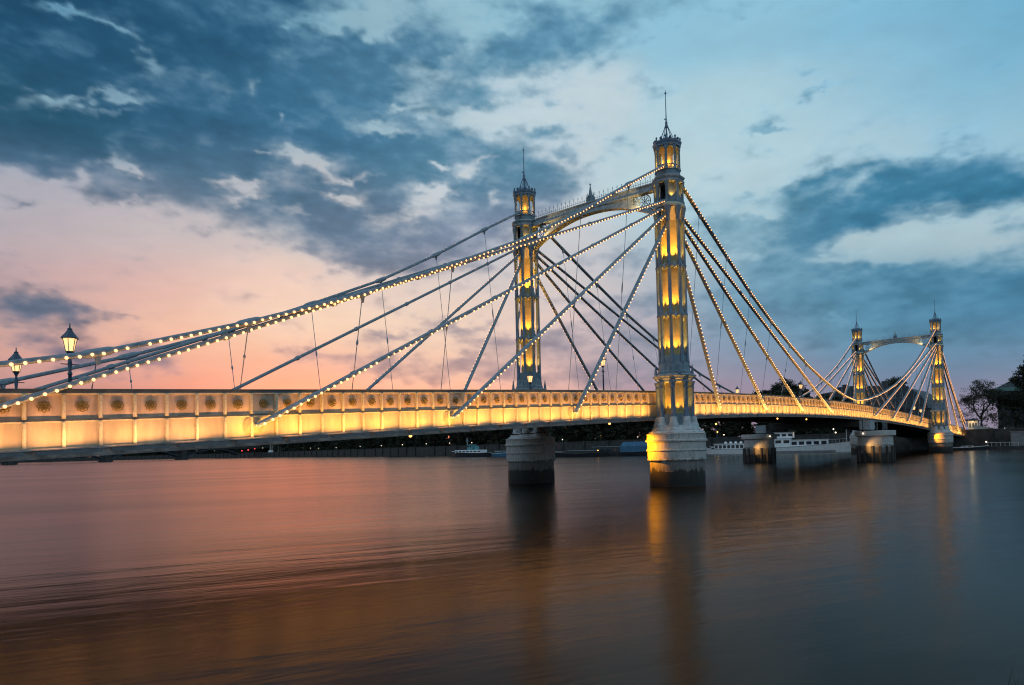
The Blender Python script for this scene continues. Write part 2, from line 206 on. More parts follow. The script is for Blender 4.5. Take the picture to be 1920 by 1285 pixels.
SKY_CLOUDS = [[75.18,27.32,-8.71,2.02,0.01,-3.41,1.2],[64.99,29.95,-10.52,1.5,0.05,-4.31,1.2],[57.9,28.72,-7.17,-0.38,0.85,-3.92,1.1],[54.11,28.42,-4.74,-0.34,0.82,-3.62,1.0],[76.97,21.58,-6.24,1.33,0.0,-1.94,1.1],[69.37,22.66,-9.5,-0.59,0.44,-2.12,1.2],[63.14,25.59,-10.73,1.18,0.04,-2.85,1.0],[63.22,19.41,-7.4,-1.14,0.48,-1.9,1.1],[56.42,18.07,-6.66,-1.27,0.54,-1.99,1.1],[72.71,20.16,-4.13,-0.72,0.35,-1.21,1.0],[48.06,23.63,-4.96,-0.28,0.24,-1.96,1.1],[52.03,24.2,-3.54,0.18,0.03,-1.34,0.9],[45.61,30.67,-2.29,0.05,0.04,-1.22,0.6],[48.28,32.26,-3.64,0.14,0.04,-1.35,0.9],[53.84,20.22,-4.32,-0.35,0.4,-2.4,1.0],[47.71,19.27,-4.05,-0.28,0.24,-2.06,0.9],[44.78,19.31,-2.28,0.0,0.06,-2.5,0.7],[76.97,19.64,-3.81,-0.3,0.18,-0.83,1.0],[68.35,20.2,-4.27,-0.32,0.34,-1.64,1.0],[59.61,24.28,-4.91,-0.29,0.45,-2.23,0.8],[51.3,17.11,-4.8,-0.69,0.29,-1.44,0.7],[56.04,16.07,-4.66,-0.43,0.12,-0.74,0.6],[41.75,21.74,-3.44,-0.06,0.05,-1.94,1.15],[39.21,22.3,-1.6,-0.05,0.04,-1.2,0.8],[37.74,32.03,-5.04,0.13,-0.12,-1.09,1.15],[41.93,31.0,-3.67,0.33,-0.16,-1.04,0.9],[34.09,31.18,-3.18,-0.23,0.05,-1.21,0.5],[44.77,28.21,-1.65,0.02,0.02,-0.66,0.9],[46.82,27.97,-1.82,0.05,0.01,-0.44,0.4],[38.58,27.9,-0.83,-0.02,0.01,-0.44,0.6],[41.32,28.59,-1.84,-0.02,0.02,-0.51,0.35],[39.35,25.49,-2.11,0.03,-0.02,-0.53,0.95],[36.63,24.1,-0.92,-0.04,0.01,-0.39,0.7],[32.06,24.51,-1.08,-0.08,0.02,-0.61,0.35],[34.31,25.03,-2.72,-0.18,0.03,-0.96,0.25],[49.35,25.78,-1.32,-0.14,0.09,-0.37,0.7],[48.21,26.64,-0.72,0.03,0.01,-0.3,0.5],[30.13,27.89,-1.53,-0.36,0.16,-0.63,0.3],[35.61,27.35,-1.14,-0.06,0.02,-0.44,0.3],[42.75,34.07,-2.77,-0.0,0.03,-0.82,0.5],[39.53,33.89,-1.85,-0.04,0.02,-0.49,0.3],[8.82,18.06,-6.01,-0.41,-0.14,-1.54,1.3],[4.58,17.68,-2.69,-0.37,-0.05,-1.33,1.2],[14.64,17.23,-4.12,0.97,-0.53,-1.58,1.1],[18.61,15.63,-4.11,0.77,-0.44,-1.58,0.95],[20.97,17.92,-3.58,0.26,-0.18,-1.0,0.6],[17.86,14.34,-3.45,0.05,-0.08,-0.81,0.6],[16.07,19.94,-3.36,-0.01,-0.06,-0.46,0.5],[18.45,19.73,-1.19,-0.18,0.02,-0.38,0.5],[13.01,20.22,-1.04,0.18,-0.11,-0.37,0.6],[21.74,19.4,-4.83,-0.02,-0.04,-0.4,0.4],[23.96,16.64,-2.49,0.16,-0.18,-1.23,0.4],[11.23,10.34,-9.59,-0.58,-0.07,-2.76,0.75],[4.57,10.55,-3.53,-0.2,-0.07,-2.2,0.9],[18.77,11.17,-4.62,0.18,-0.16,-1.66,0.5],[7.2,8.3,-6.07,-0.4,-0.01,-1.9,0.6],[12.94,12.91,-3.2,-0.27,-0.0,-0.35,0.6],[4.41,14.31,-1.35,-0.05,-0.05,-0.57,0.9],[5.64,15.15,-0.92,0.09,-0.04,-0.22,0.5],[9.22,8.15,-5.73,0.24,-0.03,-0.39,0.5],[17.8,27.53,-0.94,-0.25,0.06,-0.4,0.75],[16.99,26.1,-1.13,0.11,-0.11,-0.35,0.95],[15.02,26.3,-1.48,0.02,-0.05,-0.21,0.5],[20.95,24.72,-0.68,0.17,-0.23,-0.5,0.85],[20.11,24.01,-1.54,-0.2,0.0,-0.18,0.75],[9.68,29.86,-1.04,-0.28,0.01,-0.24,0.2],[4.4,25.24,-0.82,0.22,-0.17,-0.38,0.3],[77.55,10.2,-2.62,-0.02,0.06,-0.84,1.25],[75.82,10.2,-1.49,-0.11,0.06,-0.5,1.0],[77.27,9.53,-1.74,0.16,0.0,-0.49,1.0],[77.69,8.09,-1.87,0.14,0.0,-0.63,1.0],[71.74,7.75,-1.31,0.28,-0.06,-0.52,0.85],[75.83,7.03,-1.5,0.08,0.0,-0.47,0.7],[69.82,7.35,-1.37,0.06,0.0,-0.62,0.7],[68.46,6.54,-1.41,0.05,0.01,-0.79,0.5],[72.37,10.26,-0.91,0.13,-0.01,-0.15,0.4],[77.4,16.64,-0.81,0.15,0.0,-0.17,0.35],[73.09,6.36,-1.93,0.08,0.0,-0.75,0.5],[52.1,9.88,-2.63,0.02,0.01,-0.35,0.6],[47.46,10.34,-2.24,-0.12,0.03,-0.35,0.7],[53.82,9.85,-1.72,0.03,0.01,-0.43,0.4],[55.74,8.96,-5.15,0.06,0.01,-0.43,0.3],[54.08,7.25,-6.1,-0.0,0.02,-0.96,0.55],[45.75,6.79,-4.07,-0.07,0.02,-1.12,0.6],[57.41,7.86,-3.34,-0.2,0.04,-0.43,0.4],[45.03,9.01,-2.71,-0.04,0.01,-0.53,0.4],[36.19,8.37,-6.28,-0.26,0.06,-2.02,0.9],[40.67,10.71,-2.72,-0.3,0.04,-0.35,0.3],[32.03,11.29,-4.41,0.35,-0.17,-1.53,0.8],[33.54,6.03,-5.33,-0.22,0.04,-1.35,0.7],[31.45,15.57,-2.64,0.26,-0.19,-1.27,0.5],[36.88,15.83,-2.27,-0.09,0.01,-0.43,0.4],[48.63,18.01,-2.69,0.05,0.01,-0.41,0.4],[55.57,19.12,-2.57,0.15,0.01,-0.8,0.5],[74.25,29.01,-2.18,-0.35,0.08,-0.18,-1.3],[72.34,28.73,-1.2,-0.21,0.07,-0.16,-1.0],[75.93,29.18,-1.8,0.2,0.04,-0.24,-1.0],[71.36,29.21,-0.5,-0.68,0.29,-0.22,-0.4],[70.8,27.23,-0.75,0.17,0.0,-0.51,-1.7],[77.54,23.33,-1.45,0.37,0.0,-0.37,-1.0],[77.11,22.97,-0.41,0.1,0.0,-0.5,-0.9],[75.34,24.2,-1.53,0.51,-0.02,-0.19,-1.5],[72.36,25.15,-1.18,0.16,0.02,-0.26,-1.5],[73.65,24.02,-2.26,0.37,0.01,-0.16,-0.9],[70.88,25.15,-0.73,0.03,0.04,-0.2,-1.3],[78.52,23.84,-0.56,0.15,0.0,-0.24,-0.8],[72.23,20.52,-0.55,-0.11,0.15,-0.45,-1.9],[71.67,20.21,-0.31,-0.06,0.05,-0.14,-1.3],[60.12,22.9,-1.42,-0.13,0.09,-0.37,-1.7],[58.42,22.56,-1.37,-0.38,0.14,-0.33,-1.5],[63.1,23.3,-0.54,0.07,0.0,-0.18,-1.2],[61.2,25.23,-0.36,0.05,0.0,-0.29,-1.3],[63.2,26.96,-0.38,0.12,-0.11,-0.59,-1.2],[65.03,26.66,-0.53,0.09,0.01,-0.48,-0.6],[66.86,27.07,-0.58,0.11,0.0,-0.23,-0.5],[65.84,20.38,-1.03,-0.01,0.04,-0.3,-1.0],[64.35,19.95,-1.33,-0.17,0.13,-0.52,-1.7],[63.98,19.24,-1.15,0.13,0.0,-0.23,-1.3],[63.21,20.35,-0.54,0.06,0.0,-0.3,-1.2],[56.6,20.23,-1.3,-0.21,0.15,-0.54,-1.7],[57.63,20.53,-0.75,0.06,0.0,-0.23,-1.2],[76.1,18.33,-0.59,0.11,0.0,-0.4,-0.9],[74.44,19.15,-0.7,0.41,-0.15,-0.42,-1.4],[71.42,18.11,-0.98,0.37,-0.03,-0.13,-0.6],[60.09,31.66,-0.57,0.08,0.0,-0.16,-0.8],[59.07,32.2,-1.07,0.15,0.0,-0.19,-0.6],[56.58,32.36,-1.27,0.15,0.01,-0.71,-1.9],[53.58,32.85,-2.19,0.33,-0.07,-0.71,-1.9],[56.8,31.52,-0.59,0.07,0.01,-0.33,-1.4],[53.17,31.74,-0.7,0.06,0.01,-0.47,-1.6],[61.12,29.95,-0.56,0.08,0.01,-0.33,-0.4],[45.35,31.87,-0.9,-0.1,0.25,-0.95,-1.1],[47.19,31.13,-0.64,0.02,0.01,-0.34,-0.9],[42.81,32.42,-1.01,0.0,0.02,-0.61,-0.7],[49.7,29.62,-1.76,-0.15,0.12,-0.49,-1.1],[51.06,28.12,-1.33,0.08,0.03,-1.08,-1.1],[51.97,26.98,-1.31,0.27,-0.05,-0.25,-1.4],[53.74,25.39,-1.56,0.21,-0.03,-0.52,-1.8],[52.01,25.03,-1.76,0.1,0.01,-0.3,-1.2],[49.78,26.39,-0.89,0.04,0.01,-0.52,-0.9],[46.64,26.14,-2.73,0.05,0.02,-0.75,-1.3],[55.94,21.83,-1.7,0.13,0.0,-0.23,-1.4],[48.61,22.91,-0.45,0.02,0.01,-0.23,-1.6],[46.28,22.82,-0.63,0.01,0.01,-0.35,-1.8],[45.13,23.51,-0.9,0.15,-0.04,-0.23,-1.0],[49.47,20.63,-1.34,0.04,0.01,-0.48,-1.7],[47.89,21.28,-0.94,0.32,-0.12,-0.3,-1.5],[44.42,20.86,-0.55,0.0,0.01,-0.57,-1.3],[50.81,19.57,-1.77,0.06,0.01,-0.36,-0.9],[53.87,19.03,-1.3,0.07,0.01,-0.4,-0.7],[59.69,18.8,-1.2,-0.1,0.06,-0.31,-0.9],[9.63,15.09,-4.28,-0.37,-0.03,-0.75,-1.5],[12.89,14.15,-3.2,-0.31,-0.0,-0.39,-1.2],[14.72,15.19,-1.49,-0.0,-0.03,-0.31,-1.0],[6.01,13.89,-1.87,-0.16,-0.01,-0.36,-0.9],[16.29,14.3,-1.15,-0.15,0.01,-0.2,-0.9],[21.79,18.22,-1.64,0.02,-0.03,-0.28,-1.0],[13.78,19.73,-2.07,0.44,-0.15,-0.44,-0.7],[16.28,9.28,-0.92,-0.14,0.02,-0.2,-1.3],[15.52,8.96,-0.46,-0.04,0.01,-0.16,-1.3],[18.81,10.14,-0.95,-0.09,0.0,-0.12,-0.4],[11.3,17.43,-2.06,0.15,-0.04,-0.22,-0.4],[8.2,16.67,-2.29,-0.2,-0.01,-0.26,-0.5],[22.73,15.37,-1.66,-0.03,-0.01,-0.25,-0.6],[58.62,8.89,-2.47,0.06,0.0,-0.34,-0.5],[63.0,5.46,-4.73,0.05,0.0,-0.29,-0.5],[38.39,11.1,-2.27,0.16,-0.05,-0.62,-0.9],[30.28,10.33,-1.32,0.11,-0.04,-0.35,-0.7],[42.52,9.86,-2.27,0.15,-0.03,-0.44,-0.6],[48.4,8.36,-2.23,-0.01,0.01,-0.35,-0.5],[40.78,6.7,-1.82,-0.04,0.01,-0.27,-0.5],[48.87,6.81,-1.33,-0.01,0.01,-0.27,-0.4]]
def _hash(ix, iy, seed):
    h = (ix * 374761393 + iy * 668265263 + seed * 982451653) & 0xffffffff
    h = ((h ^ (h >> 13)) * 1274126177) & 0xffffffff
    return ((h ^ (h >> 16)) & 0xffff) / 65535.0
def vnoise(x, y, seed):
    ix = np.floor(x).astype(np.int64); iy = np.floor(y).astype(np.int64)
    fx = x - ix; fy = y - iy
    fx = fx*fx*fx*(fx*(fx*6-15)+10); fy = fy*fy*fy*(fy*(fy*6-15)+10)
    a = _hash(ix, iy, seed); b = _hash(ix+1, iy, seed); c = _hash(ix, iy+1, seed); d = _hash(ix+1, iy+1, seed)
    return (a*(1-fx)+b*fx)*(1-fy) + (c*(1-fx)+d*fx)*fy
def fbm(x, y, seed, octaves=5, gain=0.52):
    s = 0; amp = 1.0; t = 0; ca, sa = math.cos(0.6), math.sin(0.6)
    for o in range(octaves):
        s = s + amp*(vnoise(x, y, seed+o)-0.5); t += amp; amp *= gain
        x, y = (ca*x-sa*y)*2.03+11.3, (sa*x+ca*y)*2.03-7.1
    return s/t*2
def sky_colour(az, el):
    """linear RGB of the dusk sky in the direction az, el (degrees)"""
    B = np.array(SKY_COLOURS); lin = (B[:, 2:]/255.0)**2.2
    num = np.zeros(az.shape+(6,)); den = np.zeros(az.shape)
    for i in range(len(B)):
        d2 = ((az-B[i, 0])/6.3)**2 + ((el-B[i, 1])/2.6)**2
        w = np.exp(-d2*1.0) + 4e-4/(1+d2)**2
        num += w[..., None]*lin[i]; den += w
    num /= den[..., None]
    wx = fbm(az*0.30, el*0.6, 5, 4)*1.5 + fbm(az*1.3, el*2.2, 25, 3)*0.5; wy = fbm(az*0.30+40, el*0.6, 9, 4)*0.8 + fbm(az*1.3, el*2.2, 35, 3)*0.35
    a = az+wx; e = el+wy
    cov = np.zeros(az.shape); hole = np.zeros(az.shape)
    for s in SKY_CLOUDS:
        det = s[2]*s[5]-s[3]*s[4]
        dx = a-s[0]; dy = e-s[1]
        p = (dx*s[5]-dy*s[4])/det; q = (-dx*s[3]+dy*s[2])/det
        r2 = p*p+q*q
        if s[6] > 0: cov += s[6]*np.exp(-0.8*r2)
        else: hole -= s[6]*np.exp(-0.7*r2)
    # beyond the part one can see: a broken overcast
    far = np.clip((np.abs(az-42)-44)/8, 0, 1); far = np.maximum(far, np.clip((el-31)/5, 0, 1))
    cov = 1.12*(1-np.exp(-1.25*cov)) - 0.50*np.clip(hole, 0, 1.6)
    cov = cov*(1-far) + far*(0.55+fbm(az*0.06, el*0.12, 77, 4)*1.2)
    n = fbm(az*0.28, el*0.66, 51, 5, 0.5); n2 = fbm(az*0.9+el*.3, el*2.0-az*.12, 91, 4, .5)
    f = cov - 0.50 + n*0.54 + n2*0.20
    m = np.clip(f/1.2+0.5, 0, 1); m = m*m*(3-2*m)
    dens = np.clip((cov-0.7)*1.2, 0, .5)
    shade = 1.04 - n*0.26 - n2*0.12
    gap = num[..., :3]*(1+0.06*n[..., None]); cl = num[..., 3:]*(shade-0.12*dens)[..., None]
    cl = cl*0.93 + 0.07*cl.mean(-1, keepdims=True)*1.02
    col = gap*(1-m[..., None]) + cl*m[..., None]
    edge = np.exp(-((m-0.25)/0.2)**2)*0.07
    col = col*(1+edge[..., None])
    return np.clip(col, 0.002, 3)

# ---------------------------------------------------------------- sky dome (kind structure)
def make_sky():
    azs = np.concatenate([np.arange(-180, -8, 4.0), np.arange(-8, 86, 0.105), np.arange(86, 180.01, 4.0)])
    azs[-1] = 180.0
    els = np.concatenate([np.array([-12., -6., -3., -1.5, -.6]), np.arange(0, 36.5, 0.105), np.arange(38, 90.1, 4.0)]); els[-1] = 90
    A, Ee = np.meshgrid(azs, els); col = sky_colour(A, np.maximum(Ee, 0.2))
    R = 5500.0; a = np.radians(A); e = np.radians(Ee)
    co = np.stack([R*np.cos(e)*np.cos(a), R*np.cos(e)*np.sin(a), R*np.sin(e)], -1).reshape(-1, 3)
    nr, nc = A.shape
    i = (np.arange(nr-1)[:, None]*nc+np.arange(nc-1)[None]).reshape(-1)
    quads = np.stack([i, i+nc, i+nc+1, i+1], -1)
    me = bpy.data.meshes.new('sky'); me.vertices.add(len(co)); me.vertices.foreach_set('co', co.reshape(-1).astype(np.float32))
    me.loops.add(quads.size); me.loops.foreach_set('vertex_index', quads.reshape(-1).astype(np.int32))
    me.polygons.add(len(quads)); me.polygons.foreach_set('loop_start', (np.arange(len(quads))*4).astype(np.int32))
    me.update(calc_edges=True)
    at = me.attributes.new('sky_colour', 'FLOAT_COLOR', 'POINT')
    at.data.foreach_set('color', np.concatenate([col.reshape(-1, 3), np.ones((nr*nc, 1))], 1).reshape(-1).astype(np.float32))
    m = bpy.data.materials.new('dusk_sky'); m.use_nodes = True; nt = m.node_tree; nt.nodes.clear()
    out = nt.nodes.new('ShaderNodeOutputMaterial'); em = nt.nodes.new('ShaderNodeEmission'); an = nt.nodes.new('ShaderNodeAttribute'); an.attribute_name = 'sky_colour'
    tc = nt.nodes.new('ShaderNodeTexCoord'); mp = nt.nodes.new('ShaderNodeMapping'); mp.inputs['Scale'].default_value = (.004, .004, .011)
    nz = nt.nodes.new('ShaderNodeTexNoise'); nz.inputs['Scale'].default_value = 1.0; nz.inputs['Detail'].default_value = 5
    nt.links.new(tc.outputs['Object'], mp.inputs[0]); nt.links.new(mp.outputs[0], nz.inputs['Vector'])
    mr = nt.nodes.new('ShaderNodeMapRange'); mr.inputs[3].default_value = .94; mr.inputs[4].default_value = 1.06; nt.links.new(nz.outputs['Fac'], mr.inputs[0])
    nt.links.new(an.outputs['Color'], em.inputs[0]); nt.links.new(mr.outputs[0], em.inputs[1]); nt.links.new(em.outputs[0], out.inputs[0])
    m.cycles.emission_sampling = 'NONE'
    me.materials.append(m); o = bpy.data.objects.new('sky', me); link(o); tag(o, kind='structure')
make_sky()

# ---------------------------------------------------------------- the bridge
SPAN, WID, PAN, X0 = 117.3, 16.24, 1.1802, -43.80
G = 1.8                                         # outer face of the near girder
CX = WID/2
_tx = np.array([-60, -44.5, -39.3, -32, -21, 0, 7.3, 19, 35.4, 58.8, 80, 94.6, 115, 150, 162])
_tz = np.array([5.35, 5.98, 6.22, 6.55, 7.08, 8.00, 8.25, 8.62, 8.90, 8.98, 8.62, 8.20, 7.45, 6.1, 5.6])
_pc = np.polyfit(_tx/100, _tz, 5)
def top(x): return float(np.polyval(_pc, x/100))
BR = empty('suspension_bridge', (0, 0, 0))
tag(BR, 'ornate cable stayed suspension bridge with lit octagonal towers and a glowing golden girder', 'bridge')
XS = [X0+PAN*k for k in range(-9, 175)]
XE = X0+PAN*174.4
stations = XS+[XE]

def fy(y, far):                                 # mirror for the far girder
    return WID-y if far else y
def prism(mb, x0, x1, y0, y1, dz0, dz1, far=False):
    ya, yb = sorted((fy(y0, far), fy(y1, far)))
    mb.sweep([x for x in stations if x0-1e-6 <= x <= x1+1e-6], lambda x: [(ya, top(x)+dz0), (yb, top(x)+dz0), (yb, top(x)+dz1), (ya, top(x)+dz1)])
def make_girder(far):
    g = MB(); prism(g, -99, 999, G+.05, G+.09, -2.12, -1.14, far)
    go = g.build('girder', MT['web'], BR)
    p = MB(); prism(p, -99, 999, G+.06, G+.10, -1.06, -.10, far); p.build('parapet_panel', MT['panel'], go)
    p = MB(); prism(p, -99, 999, G-.03, G+.3, -.11, 0, far); prism(p, -99, 999, G-.07, G+.34, 0, .045, far); p.build('top_rail', MT['rail'], go)
    p = MB(); prism(p, -99, 999, G+.0, G+.05, -1.13, -1.055, far); p.build('waist_rail', MT['rail'], go)
    p = MB(); prism(p, -99, 999, G+.01, G+.05, -1.19, -1.14, far); prism(p, -99, 999, G-.02, G+.06, -.17, -.11, far); p.build('moulding', MT['rivet'], go)
    p = MB(); prism(p, -99, 999, G-.16, G+.30, -2.20, -2.12, far); prism(p, -99, 999, G-.05, G+.20, -2.44, -2.20, far); prism(p, -99, 999, G-.22, G+.34, -2.50, -2.44, far)
    p.build('bottom_flange', MT['flange'], go)
    return go
gir_near = make_girder(False); gir_far = make_girder(True)
# stiffener ribs, one per panel
def rib_mesh():
    m = MB(); w = .062
    m.box(-w, w, -.045, .05, -2.12, -1.19); m.box(-w, w, -.045, .05, -1.055, -.17); m.box(-w*.62, w*.62, -.075, -.045, -2.11, -1.2); m.box(-w*.62, w*.62, -.075, -.045, -1.05, -.18)
    for i in range(12):
        for sx in (-.045, .045):
            z = -2.07+i*.075; m.octa((sx, -.048, z), .011)
            m.octa((sx, -.048, -1.02+i*.072), .011)
    return m
ribm = rib_mesh()
proto = ribm.build('stiffener', MT['rivet'], gir_near)
rest = MB(); first = True
for k, x in enumerate(XS):
    if abs(x) < 1.3 or abs(x-SPAN) < 1.4: continue
    if 3 <= k < 103:
        o = proto if first else link(proto.copy()); first = False
        o.parent = gir_near; o.location = (x, G, top(x))
    else:
        rest.add([(a+x, b+G, c+top(x)) for a, b, c in ribm.v], ribm.f)
o = rest.build('stiffener', MT['rivet'], gir_near); o['kind'] = 'stuff'
# rosettes
def rosette_mesh():
    m = MB(); n = 8; ro = .115
    pts = [(ro*math.cos(2*math.pi*i/24), -.03, ro*math.sin(2*math.pi*i/24)) for i in range(25)]
    m.tube(pts, .026, 6)
    for i in range(n):
        a = 2*math.pi*i/n+math.pi/2; c = (math.cos(a)*ro*1.42, -.035, math.sin(a)*ro*1.42); q = []
        for t in range(7):
            b = a-2.0+4.0*t/6; q.append((c[0]+math.cos(b)*.052, -.04, c[2]+math.sin(b)*.052))
        m.tube(q, .020, 4)
    for i in range(5):
        a = 2*math.pi*i/5+.3; m.octa((math.cos(a)*.06, -.04, math.sin(a)*.06), .03)
    m.octa((0, -.05, 0), .03)
    m.lathe([(.06, 0), (.06, .02)], 16, cap=True)
    # turn the disc to face -y
    nb = 16*2+32
    for j in range(len(m.v)-nb, len(m.v)):
        a, b, c = m.v[j]; m.v[j] = (a, -c+.005, b)
    return m
rm = rosette_mesh(); rp = rm.build('rosette', MT['gilt'], gir_near); rest = MB(); first = True
for k in range(len(XS)-1):
    x = XS[k]+PAN/2
    if abs(x) < 1.6 or abs(x-SPAN) < 1.6: continue
    if 3 <= k < 103:
        o = rp if first else link(rp.copy()); first = False
        o.parent = gir_near; o.location = (x, G+.05, top(x)-.60)
    else: rest.add([(a+x, b+G+.05, c+top(x)-.60) for a, b, c in rm.v], rm.f)
o = rest.build('rosette', MT['gilt'], gir_near); o['kind'] = 'stuff'
# floodlight troughs along the near girder, two and a half metres each
tp = None; nfix = 0
for k in range(1, len(XS)-3, 2):
    x = XS[k]; xc = x+PAN
    if abs(xc) < 2.2 or abs(xc-SPAN) < 2.3: continue
    slope = (top(xc+1)-top(xc-1))/2
    if tp is None:
        m = MB(); m.box(-1.0, 1.0, -.13, .12, -.13, -.10); m.box(-1.0, 1.0, -.15, -.13, -.13, .0); m.box(-1.0, 1.0, .10, .12, -.13, -.02)
        m.box(-1.02, -1.0, -.15, .12, -.13, 0); m.box(1.0, 1.02, -.15, .12, -.13, 0)
        for sx in (-.7, .7): m.box(sx-.03, sx+.03, .12, .50, -.11, -.07)
        tp = m.build('light_trough', MT['trough'], BR); o = tp
    else: o = link(tp.copy()); o.parent = BR
    zc = top(xc)-2.22
    o.location = (xc, G-.60, zc); o.rotation_euler = (0, -math.atan(slope), 0); nfix += 1
    warm = xc < -36; c = (1, .42, .14) if warm else (1, .41, .075)
    L = light('trough_light', 'AREA', (xc, G-.61, zc-.05), 46 if warm else 66, c, BR, shape='RECTANGLE', size=1.9, size_y=.07, spread=math.radians(125))
    nrm = Vector((0, .40, 1.0)).normalized(); xa = Vector((1, 0, slope)).normalized(); za = -nrm; ya = za.cross(xa).normalized(); xa = ya.cross(za)
    L.rotation_euler = Matrix((xa, ya, za)).transposed().to_euler()
# deck, cross beams and longitudinal members
d = MB(); d.sweep(stations, lambda x: [(G+.35, top(x)-1.35), (WID-G-.35, top(x)-1.35), (WID-G-.35, top(x)-1.05), (G+.35, top(x)-1.05)])
dk = d.build('deck', MT['deck'], BR)
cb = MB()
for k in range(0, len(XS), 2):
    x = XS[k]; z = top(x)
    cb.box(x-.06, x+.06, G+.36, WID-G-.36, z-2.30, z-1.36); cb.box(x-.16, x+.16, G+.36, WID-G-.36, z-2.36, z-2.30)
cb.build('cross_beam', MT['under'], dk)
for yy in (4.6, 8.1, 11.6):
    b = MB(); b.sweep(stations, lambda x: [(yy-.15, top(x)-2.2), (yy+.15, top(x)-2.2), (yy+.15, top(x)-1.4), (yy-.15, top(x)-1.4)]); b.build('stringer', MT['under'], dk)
# soffit lattice below the side span, hung under the far girder
b = MB()
xs = [x for x in XS if -15 < x < 1]
for i, x in enumerate(xs[:-1]):
    z = top(x)-2.5; z2 = top(xs[i+1])-2.5; y = WID-G-.3
    b.tube([(x, y, z), (x, y, z-.62)], .035, 4)
    b.tube([(x, y, z-.06), (xs[i+1], y, z2-.6)], .022, 4); b.tube([(x, y, z-.62), (xs[i+1], y, z2-.62)], .06, 4)
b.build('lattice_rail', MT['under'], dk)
for x in (-24, -2.5, 22, 36, 47):
    b = MB(); b.ball((0, 0, 0), .10, 8, 5); o = b.build('navigation_lamp', MT['sodium'], dk, (x, 5.0 if x != 22 else 11, top(x)-2.55))

